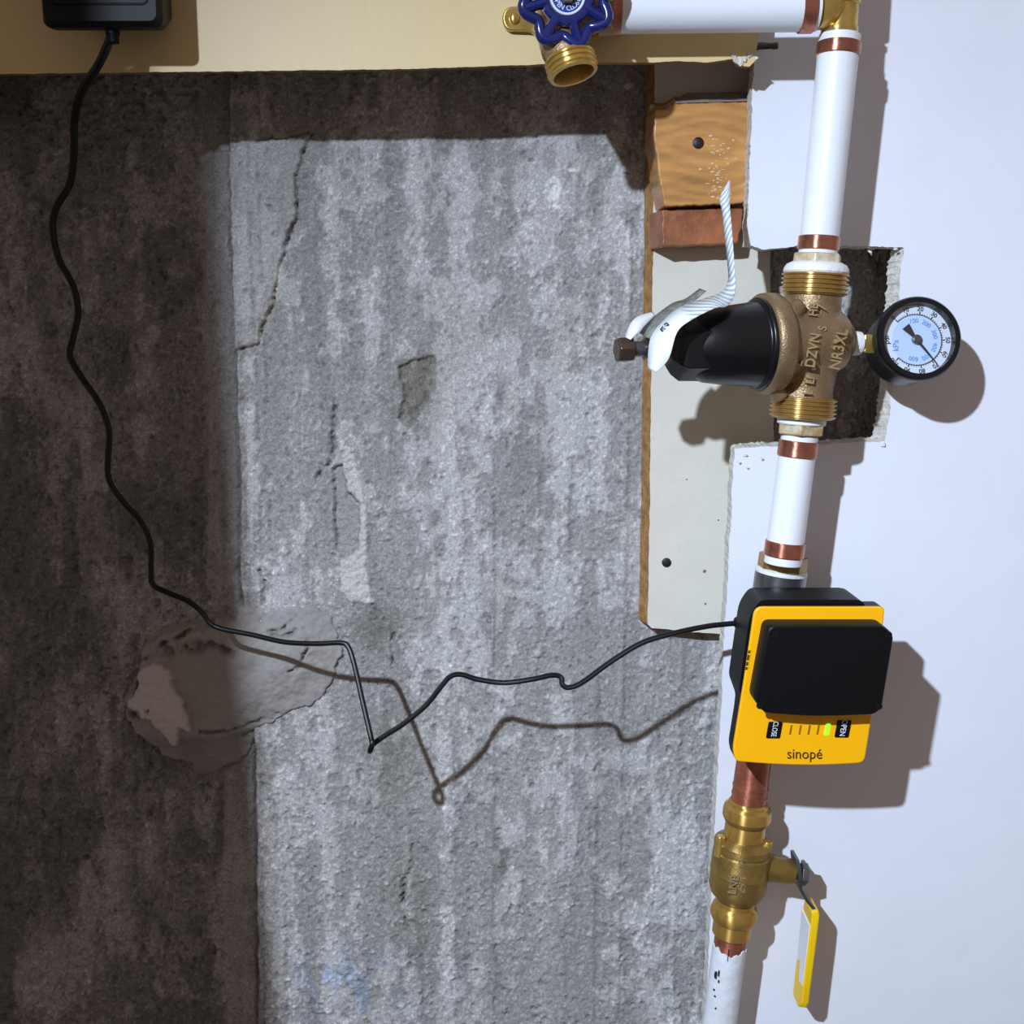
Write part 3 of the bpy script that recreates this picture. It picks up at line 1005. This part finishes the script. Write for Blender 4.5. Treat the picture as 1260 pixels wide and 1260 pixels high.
for k in range(8):
    a = 29.5 + 45 * k
    mb = MB()
    mb.tube([wheel_pt(27, a, .001), wheel_pt(40, a, .0018), wheel_pt(53, a, .0015)], [.0030, .0026, .0030], 10)
    obj('spoke', mb, M['blue'], wh)
mb = MB()
mb.lathe([(-.004, .009), (.001, .0092), (.0022, .0088)], hc, hn, 30)
bd = obj('badge', mb, M['badge'], t)
mb = MB()
mb.tube([wheel_pt(20.5, k * 7.5, 0.0022) for k in range(48)], .0007, 8, closed=True)
obj('badge_rim', mb, M['white_print'], bd)
mb = MB()
mb.lathe([(0, .0042), (.003, .0042), (.0036, .0036)], hc + hn * .002, hn, 6)
obj('wheel_nut', mb, M['steel'], t)
for i, ch in enumerate('OPEN CLOSE'):
    a = 170 - i * 17
    if ch != ' ':
        q = wheel_pt(14.2, a, .0024)
        rad_ = (q - hc).normalized()
        rad_ = (rad_ - hn * rad_.dot(hn)).normalized()
        text('badge_lettering', ch, .0034, q, hn.cross(rad_), -rad_, M['white_print'], bd, .0001) if False else text('badge_lettering', ch, .0034, q, (-rad_).cross(hn), -rad_, M['white_print'], bd, .0001)
mb = MB()
mb.lathe([(0, .006), (.008, .006), (.010, .0045), (.024, .0045)], hc + hn * -.022, hn, 20)
obj('stem', mb, M['brass'], t)
# brass sleeve and copper ring where the faucet meets the white pipe
mb = MB()
A2 = P(722, 15, Yh)
mb.lathe([(-.010, rp * .95), (.006, rp * .95), (.0062, rp * 1.1), (.0130, rp * 1.1), (.0132, rp * .9)], A2, Vector((1, 0, 0)), 30)
obj('pipe_socket', mb, M['bronze'], t)
mb = MB()
mb.lathe([(0, rp + .0002), (.0002, rp + .0010), (.0066, rp + .0010), (.0068, rp + .0002)], P(748, 15, Yh), Vector((1, 0, 0)), 36)
obj('crimp_ring', mb, M['copper'], t)

# ------------------------------------------------------------------ pressure regulator
AXV = ((1003, 345), (987, 510))
t = thing('pressure_regulator', 'cast bronze water pressure regulator with black bell cap in the drywall notch', 'valve', P(987, 520, Y_PIPE))
ba = Vector((-math.cos(math.radians(13)), -math.sin(math.radians(13)), -0.035)).normalized()
bc = P(998, 421, Y_PIPE)
sv = 1 / ppm(bc)
mb = MB()
mb.pxlathe(AXV, Y_PIPE, [(355, 33), (366, 34), (384, 34), (398, 37), (440, 38), (462, 36), (478, 34), (498, 35)], 36)
mb.lathe([(-46 * sv, .0085), (-44 * sv, .0125), (-36 * sv, .0165), (-18 * sv, .0195), (8 * sv, .0208), (30 * sv, .0215), (46 * sv, .0235)], bc, ba, 40)
mb.lathe([(-40 * sv, .0110), (-44 * sv, .0110), (-49 * sv, .0105)], bc, ba, 24)
# ribs running from the bell flange to the inlet
mb.tube([P(945, 386, .592), P(958, 378, .590), P(972, 372, .592)], [.0040, .0042, .0044], 10)
mb.tube([P(960, 398, .584), P(974, 386, .584), P(984, 376, .588)], [.0035, .0050, .0045], 10)
mb.tube([P(950, 470, .590), P(955, 480, .592), P(960, 488, .594)], [.0045, .0045, .0055], 10)
bod = obj('valve_body', mb, M['bronze'], t)
rm_ = bod.modifiers.new('remesh', 'REMESH')
rm_.mode = 'VOXEL'
rm_.voxel_size = 0.0007
rm_.use_smooth_shade = True
sm_ = bod.modifiers.new('smooth', 'SMOOTH')
sm_.iterations = 5
def threads(y0, y1, n, hwa, hwb):
    pr = [(y0 - 1, hwb - 3), (y0, hwb)]
    st = (y1 - y0) / n
    for k in range(n):
        a = y0 + k * st
        pr += [(a + .12 * st, hwb), (a + .34 * st, hwa), (a + .62 * st, hwa), (a + .9 * st, hwb)]
    return pr + [(y1, hwb), (y1 + 1, hwb - 3)]
mb = MB()
mb.pxlathe(AXV, Y_PIPE, threads(336, 363, 5, 40.5, 37.5), 44)
obj('union_thread', mb, M['bronze_thread'], t)
mb = MB()
mb.pxlathe(AXV, Y_PIPE, threads(489, 514, 5, 40.5, 37.8), 44)
obj('union_thread', mb, M['bronze_thread'], t)
mb = MB()
mb.pxlathe(AXV, Y_PIPE, [(312, 26), (313, 31), (332, 32), (333, 30)], 6, phase=.35)
obj('union_nut', mb, M['tinned'], t, bevel=.0008)
mb = MB()
mb.pxlathe(AXV, Y_PIPE, [(323, 30), (326, 36), (331, 39), (335, 39.5), (337, 38)], 36)
obj('thread_paste', mb, M['paste'], t)
mb = MB()
mb.pxlathe(AXV, Y_PIPE, [(513, 27), (514, 29.5), (521, 29.5), (523, 27)], 32)
obj('thread_paste', mb, M['paste'], t)
mb = MB()
mb.pxlathe(AXV, Y_PIPE, [(518, 26), (519, 30), (534, 30), (535, 26)], 6, phase=.25)
obj('union_nut', mb, M['tinned'], t, bevel=.0008)
# bell flange
fc = 46 * sv
mb = MB()
mb.lathe([(fc - 2 * sv, .0225), (fc, .0262), (fc + 4 * sv, .0276), (fc + 14 * sv, .0280), (fc + 21 * sv, .0276), (fc + 24 * sv, .0262)], bc, ba, 56)
obj('bell_flange', mb, M['bronze'], t, angle=50)
f0 = fc + 23 * sv
mb = MB()
mb.lathe([(f0 - .001, .0240), (f0, .0252), (f0 + .0015, .0257), (f0 + .003, .0250), (f0 + .0036, .0234), (f0 + .010, .0226), (f0 + .022, .0214), (f0 + .034, .0196), (f0 + .041, .0160), (f0 + .052, .0105)], bc, ba, 48)
mb.lathe([(f0 + .026, .0120), (f0 + .0275, .0196), (f0 + .047, .0186), (f0 + .0515, .0150), (f0 + .0545, .0105)], bc, ba, 6, phase=.42)
obj('bell_cap', mb, M['black_satin'], t, bevel=.0009, bseg=3)
b0 = f0 + .0600
mb = MB()
mb.lathe([(b0 - .007, .0056), (b0, .0064), (b0 + .0075, .0064)], bc, ba, 6, phase=.2)
obj('lock_nut', mb, M['dark_steel'], t, bevel=.0005)
mb = MB()
mb.lathe([(b0, .0042), (b0 + .016, .0042)], bc, ba, 20)
obj('bolt_shank', mb, M['steel'], t)
mb = MB()
mb.lathe([(b0 + .0140, .0064), (b0 + .0145, .0071), (b0 + .0222, .0071), (b0 + .0230, .0062)], bc, ba, 6, phase=.1)
obj('bolt_head', mb, M['dark_steel'], t, bevel=.0005)
# cast lettering standing proud of the body (reads up the valve)
vu = (P(1003, 345, Y_PIPE) - P(987, 510, Y_PIPE)).normalized()
for s_, x, y, z, size, dirr in (('NR3XL', 1032, 430, .5836, .0084, 80), ('DZVN', 1000, 431, .5797, .0078, 82), ('K', 970, 433, .5790, .0078, 62), ('L', 981, 446, .5798, .0078, 75), ('HB', 1001, 381, .5852, .0064, 84), ('S', 1012, 404, .5832, .0064, 80), ('/', 1011, 378, .5852, .0075, 75), ('LI', 997, 468, .5852, .0064, 82), ('1', 994, 484, .5850, .0066, 85)):
    u_ = Vector((math.cos(math.radians(dirr)), 0, math.sin(math.radians(dirr))))
    n_ = Vector((.10 if x > 1015 else 0.0, -1, 0))
    v_ = n_.cross(u_)
    text('cast_lettering', s_, size, P(x, y, z), u_, v_, M['bronze_text'], t, .0010, sx=.85, bold=.0001)

# ------------------------------------------------------------------ paper tag looped on the bolt
M['tagprint'] = mat('printed_tag', rgb(230, 234, 238), 0.5)
nt = M['tagprint'].node_tree
uvn = nt.nodes.new('ShaderNodeUVMap')
uvn.uv_map = 'UVMap'
wv = nt.nodes.new('ShaderNodeTexWave')
wv.inputs['Scale'].default_value = 2.9
wv.inputs['Distortion'].default_value = 1.2
mpn = nt.nodes.new('ShaderNodeMapping')
mpn.inputs['Rotation'].default_value = (0, 0, .35)
nt.links.new(uvn.outputs[0], mpn.inputs[0])
nt.links.new(mpn.outputs[0], wv.inputs[0])
sepn = nt.nodes.new('ShaderNodeSeparateXYZ')
nt.links.new(uvn.outputs[0], sepn.inputs[0])
m1 = nt.nodes.new('ShaderNodeMapRange')
m1.inputs[1].default_value = 1.05
m1.inputs[2].default_value = 1.15
nt.links.new(sepn.outputs[0], m1.inputs[0])
m2 = nt.nodes.new('ShaderNodeMapRange')
m2.inputs[1].default_value = .52
m2.inputs[2].default_value = .60
nt.links.new(wv.outputs['Fac'], m2.inputs[0])
m3 = nt.nodes.new('ShaderNodeMath')
m3.operation = 'MULTIPLY'
nt.links.new(m1.outputs[0], m3.inputs[0])
nt.links.new(m2.outputs[0], m3.inputs[1])
mxn = nt.nodes.new('ShaderNodeMix')
mxn.data_type = 'RGBA'
mxn.inputs[6].default_value = rgb(230, 234, 238)
mxn.inputs[7].default_value = rgb(168, 182, 190)
nt.links.new(m3.outputs[0], mxn.inputs[0])
nt.links.new(mxn.outputs[2], nt.nodes['Principled BSDF'].inputs['Base Color'])

def ribbon(name, L, R, m, parent, n=5, th=.00035):
    a = spline([P(*p) for p in L], n)
    b = spline([P(*p) for p in R], n)
    me_v, fs, uv = [], [], []
    for p, q in zip(a, b):
        me_v += [p, (p + q) / 2, q]
    k = len(a)
    for i in range(k - 1):
        for j in range(2):
            fs.append((i * 3 + j, i * 3 + j + 1, (i + 1) * 3 + j + 1, (i + 1) * 3 + j))
            for (ii, jj) in ((i, j), (i, j + 1), (i + 1, j + 1), (i + 1, j)):
                uv.append((ii / (k - 1) * 4, jj / 2))
    mb = MB()
    mb.add(me_v, fs)
    o = obj(name, mb, m, parent, angle=60, fix=False)
    ul = o.data.uv_layers.new(name='UVMap')
    for i, c in enumerate(uv):
        ul.data[i].uv = c
    s_ = o.modifiers.new('solid', 'SOLIDIFY')
    s_.thickness = th
    s_.offset = 0
    return o
t = thing('paper_tag', 'creased white printed paper tag looped on the regulator bolt', 'tag', P(806, 455, .565))
ribbon('printed_band', [(797, 453, .566), (800, 418, .566), (815, 396, .568), (837, 378, .572), (868, 367, .580), (888, 359, .590), (896, 344, .600), (895, 322, .606), (892, 292, .612), (889, 262, .617), (886, 243, .619), (897, 222, .622)],
       [(807, 459, .560), (823, 441, .557), (833, 409, .555), (850, 394, .556), (880, 379, .562), (894, 377, .570), (904, 362, .584), (904, 334, .594), (902, 302, .604), (900, 275, .611), (898, 250, .616), (898.5, 222, .622)], M['tagprint'], t)
ribbon('tag_underside', [(787, 410, .585), (800, 394, .588), (826, 374, .592), (843, 368, .594), (861, 355, .596)],
       [(801, 418, .572), (812, 402, .574), (834, 384, .580), (851, 373, .586), (869, 358, .590)], M['foil'], t)
ribbon('tag_fold', [(769, 415, .577), (776, 398, .580), (786, 389, .584), (803, 384, .590)], [(776, 418, .572), (786, 408, .575), (795, 399, .580), (806, 388, .588)], M['paper'], t)
uu = (P(836, 395, .565) - P(816, 418, .565)).normalized()
text('tag_lettering', 'E3', .0062, P(820, 404, .5628), Vector((.62, -.15, .78)), Vector((-.78, -.25, .58)), M['print_black'], t, .0003)

# ------------------------------------------------------------------ pressure gauge
gc = P(1131, 416, 0.596)
gn = Vector((0.02, -1, 0.24)).normalized()
gu = Vector((1, 0, 0))
gu = (gu - gn * gu.dot(gn)).normalized()
gv = gu.cross(gn) * -1
if gv.z < 0:
    gv = -gv
t = thing('pressure_gauge', 'round black pressure gauge with pale dial beside the bronze regulator', 'gauge', gc - gn * .02)
gs = 1 / ppm(gc)
Rg = 53 * gs
mb = MB()
mb.lathe([(-.024, Rg * .86), (-.0235, Rg * .92), (-.008, Rg * .93), (-.0075, Rg * .985), (-.002, Rg), (0, Rg * .985), (.0010, Rg * .95), (.0010, Rg * .84), (-.0045, Rg * .83)], gc, gn, 64, cap1=False)
obj('gauge_case', mb, M['black_satin'], t, angle=40)
mb = MB()
mb.lathe([(-.0060, Rg * .84), (-.0045, Rg * .84)], gc, gn, 56)
dial = obj('dial', mb, M['dial'], t)
mb = MB()
mb.lathe([(-.0045, Rg * .60), (-.00435, Rg * .60)], gc + gu * .0006, gn, 48)
obj('dial_centre', mb, M['dial_blue'], dial)
def dp(r, ang, off=-.0041):
    q = math.radians(ang)
    return gc + (gu * math.cos(q) + gv * math.sin(q)) * r * Rg + gn * off
mb = MB()
arcs = [dp(.60, 135 - 270 * k / 60) for k in range(61)]
mb.tube(arcs, .00022, 5)
for k in range(51):
    a = 135 - 270 * k / 50
    L_ = .075 if k % 5 == 0 else .035
    mb.tube([dp(.60, a), dp(.60 + L_, a)], .00028 if k % 5 == 0 else .00014, 5)
o = obj('scale_marks', mb, M['print_black'], dial)
o['kind'] = 'stuff'
for k in range(11):
    a = 135 - 27 * k
    q = dp(.74, a)
    rd_ = (dp(1, a) - dp(0, a)).normalized()
    text('numeral', str(k * 10), .0034, q, rd_.cross(gn) * 1.0 if (rd_.cross(gn)).dot(rd_.cross(gn)) else gu, rd_, M['print_black'], dial, .0001) if False else text('numeral', str(k * 10), .0036, q, -(gn.cross(rd_)), rd_, M['print_black'], dial, .0001)
for k in range(1, 7):
    a = 135 - 270 * k / 6.9
    rd_ = (dp(1, a) - dp(0, a)).normalized()
    text('kilopascal_numeral', str(k * 100), .0036, dp(.45, a), -(gn.cross(rd_)), rd_, M['print_blue'], dial, .0001)
for s_, r, a in (('psi', .70, 180), ('kPa', .50, 196)):
    text('unit_lettering', s_, .0046, dp(r, a), -(gn.cross(-gu)), -gu, M['print_black'] if s_ == 'psi' else M['print_blue'], dial, .0001)
na = 135 - 270 * .69
mb = MB()
side = dp(1, na + 90, 0) - dp(0, 0, 0)
def npnt(r, w, off):
    return dp(r, na, off) + side.normalized() * w
ndl = [npnt(-.40, .0024, -.0030), npnt(-.40, -.0024, -.0030), npnt(-.10, -.0008, -.0030), npnt(.30, -.0006, -.0030), npnt(.74, -.0002, -.0030), npnt(.74, .0002, -.0030), npnt(.30, .0006, -.0030), npnt(-.10, .0008, -.0030)]
mb.prism(ndl, -gn * .0004)
nd = obj('needle', mb, M['print_black'], t, smooth=False)
mb = MB()
mb.lathe([(-.0045, .0026), (-.0024, .0026), (-.0018, .0018)], gc, gn, 20)
obj('needle_hub', mb, M['steel'], nd)
mb = MB()
mb.lathe([(-.0010, Rg * .835), (-.0004, Rg * .835)], gc, gn, 48)
obj('gauge_glass', mb, M['glass'], t)
# stem from the regulator
g0 = P(1040, 422, .606)
gd = (P(1092, 424, .610) - g0).normalized()
mb = MB()
mb.lathe([(.001, .0066), (.003, .0070), (.0085, .0066), (.009, .0060)], g0, gd, 24)
obj('thread_tape', mb, M['paste'], t)
mb = MB()
mb.lathe([(.0090, .0058), (.0095, .0072), (.0175, .0072), (.018, .0058)], g0, gd, 4, phase=.75)
obj('square_shank', mb, M['brass'], t, bevel=.0008)
mb = MB()
mb.lathe([(.0178, .0066), (.0185, .0070), (.024, .0066), (.032, .0060)], g0, gd, 24)
obj('stem_collar', mb, M['brass'], t)

# ------------------------------------------------------------------ steel valve body under the controller, copper stub
AX3 = ((965.5, 675), (923, 965))
Y3 = 0.618
t = thing('shutoff_valve', 'grey steel valve with brass collar half hidden behind the yellow controller', 'valve', P(940, 850, Y3))
mb = MB()
mb.pxlathe(AX3, Y3, [(682, 24), (683, 30), (700, 30), (701, 26)], 8, phase=.3)
obj('brass_collar', mb, M['valve_brass'], t, bevel=.0008)
mb = MB()
mb.pxlathe(AX3, Y3, [(699, 28), (701, 31.5), (705, 31.5), (707, 29)], 32)
obj('thread_paste', mb, M['paste'], t)
mb = MB()
mb.pxlathe(AX3, Y3, [(703, 30), (705, 31.5), (780, 31), (790, 26), (905, 26), (910, 23)], 32)
obj('steel_body', mb, M['steel'], t)
mb = MB()
AX4 = ((924.5, 960), (893, 1200))
mb.pxlathe(AX4, Y3, [(900, 21), (1004, 21.5)], 36)
for yy in (966, 976, 984):
    mb.pxlathe(AX4, Y3, [(yy, 21), (yy + .6, 22), (yy + 2, 22), (yy + 2.6, 21)], 36)
tag(obj('copper_pipe', mb, M['copper_dull']), 'short bare copper pipe below the yellow controller', 'pipe')

# ------------------------------------------------------------------ yellow and black valve controller
Yy, Yc, Ys = 0.568, 0.5545, 0.603
t = thing('valve_controller', 'amber and black motorised valve controller with a lit green light on the pipe', 'controller', P(985, 942, Yy))
# rear shell
sh = rounded([(922, 723), (1046, 723), (1044, 800), (1034, 895), (1026, 912), (908, 912), (899, 902), (905, 853), (896.5, 829), (909, 740)], [6, 14, 4, 10, 10, 6, 6, 5, 5, 12], 4)
mb = MB()
mb.prism([P(x, y, Ys) for x, y in sh], (0, -(Ys - Yy - .006), 0))
obj('rear_shell', mb, M['black'], t, bevel=.002, bseg=3)
# black rim behind the faceplate
face = rounded([(929, 747), (1089, 747), (1081, 830), (1072, 888), (1064, 939), (985, 944), (905, 937), (902, 922), (916, 836)], [11, 6, 0, 0, 9, 60, 6, 6, 0], 5)
mb = MB()
mb.prism([P(x, y, Yy + .0032) for x, y in face], (0, .014, 0))
obj('black_rim', mb, M['black'], t, bevel=.0008)
mb = MB()
mb.prism([P(x, y, Yy) for x, y in face], (0, .0030, 0))
fp = obj('faceplate', mb, M['orange'], t, bevel=.0009, bseg=3)
# raised cover with corner screws
cvb = [(936, 762), (1090, 762), (1096, 770), (1080, 860), (1072, 868), (945, 870), (934, 866), (925, 850)]
cov = rounded([(945, 770), (1088, 770), (1101, 782), (1086, 872), (1077, 880), (1000, 883), (940, 878), (928, 862)], [8, 6, 6, 6, 6, 30, 6, 6], 4)
pc_ = [P(x, y, Yc) for x, y in cov]
mb = MB()
cc = sum(pc_, Vector()) / len(pc_)
mb.rings([[cc + (p - cc) * 1.0 + Vector((0, Yy - Yc + .0004, 0)) for p in pc_], [p + Vector((0, .0025, 0)) for p in pc_], [cc + (p - cc) * .985 + Vector((0, .0006, 0)) for p in pc_], [cc + (p - cc) * .965 for p in pc_]])
cv = obj('motor_cover', mb, M['black'], t, angle=30)
for x, y in ((954, 780), (1093, 781), (935, 868), (1081, 869)):
    mb = MB()
    q = P(x, y, Yc - .0002)
    mb.lathe([(0, .0020), (.0005, .0020), (.0005, .0011), (.0001, .0010)], q, (0, -1, 0), 14)
    obj('cover_screw', mb, M['black_satin'], cv)
# lower raised ledge of the faceplate
lv = (P(934, 765, Yy) - P(905, 930, Yy))
lv.y = 0
lv.normalize()
lu = Vector((1, 0, -.01)).normalized()
nz = Vector((0, -1, 0))
def panelbox(name, x, y, w, h, m, parent, th=.0006, rad=1.5, yy=Yy):
    c = P(x, y, yy)
    s_ = 1 / ppm(c)
    pts = rounded([(-w / 2, -h / 2), (w / 2, -h / 2), (w / 2, h / 2), (-w / 2, h / 2)], rad, 3)
    mb = MB()
    mb.prism([c + lu * a * s_ + lv * b * s_ + nz * th for a, b in pts], (0, th + .0005, 0))
    return obj(name, mb, m, parent, smooth=False)
bt = panelbox('close_button', 952.5, 898, 17, 21, M['black'], t)
text('button_lettering', 'CLOSE', .0042, P(952.8, 896.6, Yy) + nz * .0007, -lv, lu, M['white_print'], bt, .0001, sx=.72)
bt2 = panelbox('open_button', 1037, 896.5, 17, 22, M['black'], t)
text('button_lettering', 'OPEN', .0044, P(1037.2, 895.2, Yy) + nz * .0007, -lv, lu, M['white_print'], bt2, .0001, sx=.85)
for x in (973, 984.5, 995.5, 1006.5):
    panelbox('indicator_slot', x, 898, 2.2, 12.5, M['slot'], fp, .0002, .6)
panelbox('green_light', 1018, 897.5, 6, 15, M['led'], t, .0004, 2.4)['label'] = 'lit green indicator light'
text('brand_lettering', 'sinop\u00e9', .0085, P(990, 928, Yy) + nz * .0002, lu, Vector((-.03, 0, 1)), M['print'], fp, .0002, sx=.9)
text('side_lettering', 'iii iiiiii iiii iii', .0026, P(920, 812, Yy) + nz * .0002, -lv, lu, M['print'], fp, .0002)
# cord boss where the cord enters
mb = MB()
mb.lathe([(0, .0034), (.004, .0034), (.005, .0026)], P(914, 766, .608), (-1, 0, 0), 14)
obj('cord_boss', mb, M['black'], t)

# ------------------------------------------------------------------ brass ball valve with yellow lever
t = thing('ball_valve', 'brass ball valve with yellow lever handle below the controller', 'valve', P(905, 1150, Y3))
mb = MB()
mb.pxlathe(AX4, Y3, [(1030, 26), (1034, 33), (1036, 35), (1044, 35), (1046, 33), (1048, 35), (1052, 35.5), (1070, 35.5), (1071, 36), (1072, 35), (1090, 35), (1098, 32), (1103, 27), (1108, 22)], 48)
mb.pxlathe(AX4, Y3, [(986, 22), (990, 24), (993, 28), (999, 29), (1006, 29), (1011, 26), (1013, 24), (1026, 24), (1034, 27)], 40)
obj('valve_body', mb, M['valve_brass'], t, angle=30)
mb = MB()
mb.pxlathe(AX4, Y3, [(985, 22), (987, 24), (990, 24.4), (993, 28.5), (999, 29.5), (1005, 29.5), (1010, 26.4), (1012, 24.6), (1028, 24.8)], 40)
obj('press_end', mb, M['press_brass'], t, angle=30)
mb = MB()
mb.pxlathe(AX4, Y3, [(1104, 22), (1106, 23.4), (1112, 23.4), (1115, 27), (1120, 28.6), (1126, 28.6), (1131, 26), (1133, 23.6), (1148, 23.4), (1150, 21.4)], 40)
obj('press_end', mb, M['press_brass'], t, angle=30)
for x, y, dz in ((886, 1036, 0), (944, 1043, 0)):
    q = P(x, y, Y3 - .006)
    mb = MB()
    mb.lathe([(-.009, .0030), (.0035, .0030), (.0042, .0024)], q, (P(*AX4[0], Y3) - P(*AX4[1], Y3)), 12)
    obj('flange_lug', mb, M['brass'], t)
st0 = P(925, 1064, Y3)
std = (P(980, 1074, Y3) - st0)
std.y = 0
std.normalize()
k_ = 1 / ppm(st0)
mb = MB()
mb.lathe([(0, .0085), (26 * k_, .0085), (28 * k_, .0080), (46 * k_, .0080), (52 * k_, .0076)], st0, std, 28)
obj('stem_boss', mb, M['valve_brass'], t)
mb = MB()
mb.lathe([(48 * k_, .0050), (70 * k_, .0050)], st0, std, 16)
obj('stem', mb, M['steel'], t)
mb = MB()
mb.lathe([(60 * k_, .0062), (60.5 * k_, .0072), (69 * k_, .0072), (70 * k_, .0062)], st0, std, 6, phase=.2)
obj('stem_nut', mb, M['steel'], t, bevel=.0006)
# cast marks
for s_, x, y, size in (('LNB', 903, 1089, .0070), ('E3.1', 917, 1089, .0066), ('20', 929, 1086, .0062), ('=', 913, 1066, .0060), ('A', 925, 1068, .0058)):
    ang = math.radians(83)
    dx = (x - (924.5 - 31.5 * (y - 960) / 240)) / 35.0
    dy = -.0168 * math.sqrt(max(.02, 1 - dx * dx)) - .0009
    n_ = Vector((dx, -math.sqrt(max(.05, 1 - dx * dx)), 0)).normalized()
    u_ = Vector((.13, 0, .99))
    if s_ in ('=', 'A'):
        u_ = Vector((1, 0, -.13))
        u_ = (u_ - n_ * u_.dot(n_)).normalized()
    text('cast_mark', s_, size, P(x, y - 1, Y3 + dy), u_, n_.cross(u_), M['bronze_text'], t, .0008, bold=.0001)
# lever: flat steel strip from the stem, kinked, then the vinyl sleeve
def strip(name, pts, wy, th, m, parent, bevel=.0004, bseg=2):
    """flat bar whose width runs in depth; pts in pixels with centre depth"""
    mb = MB()
    rs = []
    P_ = [P(*p) for p in pts]
    for i, p in enumerate(P_):
        tn = (P_[min(i + 1, len(P_) - 1)] - P_[max(i - 1, 0)]).normalized()
        a = Vector((0, 1, 0))
        a = (a - tn * a.dot(tn)).normalized()
        b = tn.cross(a)
        w = wy[i] if hasattr(wy, '__len__') else wy
        rs.append([p + a * w / 2 + b * th / 2, p - a * w / 2 + b * th / 2, p - a * w / 2 - b * th / 2, p + a * w / 2 - b * th / 2])
    mb.rings(rs)
    return obj(name, mb, m, parent, smooth=True, bevel=bevel, bseg=bseg, angle=30)
YL = 0.618
lev = strip('lever_strip', [(978, 1052, YL), (980, 1070, YL), (982, 1088, YL), (990, 1102, YL), (1000, 1114, YL), (999, 1128, YL)], [.014, .017, .015, .013, .014, .014], .0022, M['steel'], t)
slv = strip('lever_sleeve', [(998, 1112, YL), (999, 1117, YL), (996, 1140, YL), (991, 1180, YL), (986, 1222, YL), (984, 1230, YL), (983.5, 1233, YL)], [.0165, .018, .0195, .0195, .0195, .016, .010], .0050, M['lever_yellow'], t, bevel=.0012, bseg=3)
mb = MB()
qs = [P(991.2, 1132, YL + .003), P(991.2, 1132, YL - .006), P(983.8, 1192, YL - .006), P(983.8, 1205, YL + .003)]
q1 = [P(993.6, 1130, YL) + Vector((0, -.0085, 0)), P(985.3, 1203, YL) + Vector((0, -.0085, 0)), P(985.3, 1210, YL) + Vector((0, .0085, 0)), P(993.3, 1128, YL) + Vector((0, .0085, 0))]
q1 = [q + Vector((-.0028 + .0016, 0, 0)) for q in q1]
mb.prism(q1, (.0010, 0, 0))
obj('sticker', mb, M['paper'], slv, smooth=False)

# ------------------------------------------------------------------ painted riser pipe at the bottom
t = thing('riser_pipe', 'white painted copper pipe with ragged paint edge under the ball valve', 'pipe', P(880, 1300, Y3))
mb = MB()
mb.pxlathe(AX4, Y3, [(1140, 19.6), (1175, 19.6)], 36)
obj('bare_copper_end', mb, M['copper_dull'], t)
A5, B5 = P(*AX4[0], Y3), P(*AX4[1], Y3)
d5 = (B5 - A5).normalized()
ya = P(924.5 + (893 - 924.5) * (1164 - 960) / 240, 1164, Y3)
u5 = Vector((0, -1, 0))
u5 = (u5 - d5 * u5.dot(d5)).normalized()
w5 = d5.cross(u5)
r5 = 20.6 / ppm(ya)
seg = 72
r1, r2, r3 = [], [], []
rq = random.Random(2)
for k in range(seg):
    q = 2 * math.pi * k / seg
    e = u5 * math.cos(q) + w5 * math.sin(q)
    j = rq.uniform(-.0005, .0005) + .0012 * math.sin(3 * q + 1) + .0008 * math.sin(11 * q)
    r1.append(ya + e * (r5 - .0006) + d5 * j)
    r2.append(ya + e * r5 + d5 * (j + .0002))
    r3.append(ya + e * (r5 + .0002) + d5 * .30)
mb = MB()
mb.rings([r1, r2, r3])
obj('painted_wall', mb, M['painted_pipe'], t)
mb = MB()
for x, y, w, h in ((880, 1200, 3, 12), (884, 1198, 2, 9), (878, 1218, 2.4, 3), (879, 1226, 2, 2), (902, 1228, 1.8, 2.4), (880, 1241, 2, 2), (896, 1175, .8, 20), (884, 1208, 2, 4)):
    axx = 924.5 - 31.5 * (y - 960) / 240
    dx = (x - axx) / 20.8
    yy = Y3 - r5 * math.sqrt(max(.05, 1 - dx * dx)) - .00035
    p = P(x, y, yy)
    s_ = .5 / ppm(p)
    n_ = Vector((dx, -math.sqrt(max(.05, 1 - dx * dx)), 0)).normalized()
    u_ = Vector((0, 0, 1)).cross(n_).normalized() * -1
    v_ = Vector((.06, 0, 1))
    mb.prism([p + (u_ * math.cos(a) * w * rq.uniform(.7, 1.2) + v_ * math.sin(a) * h * rq.uniform(.7, 1.2)) * s_ for a in [i * .785 for i in range(8)]], -n_ * .0006)
o = obj('paint_chips', mb, M['nail'], t, smooth=False)
o['kind'] = 'stuff'
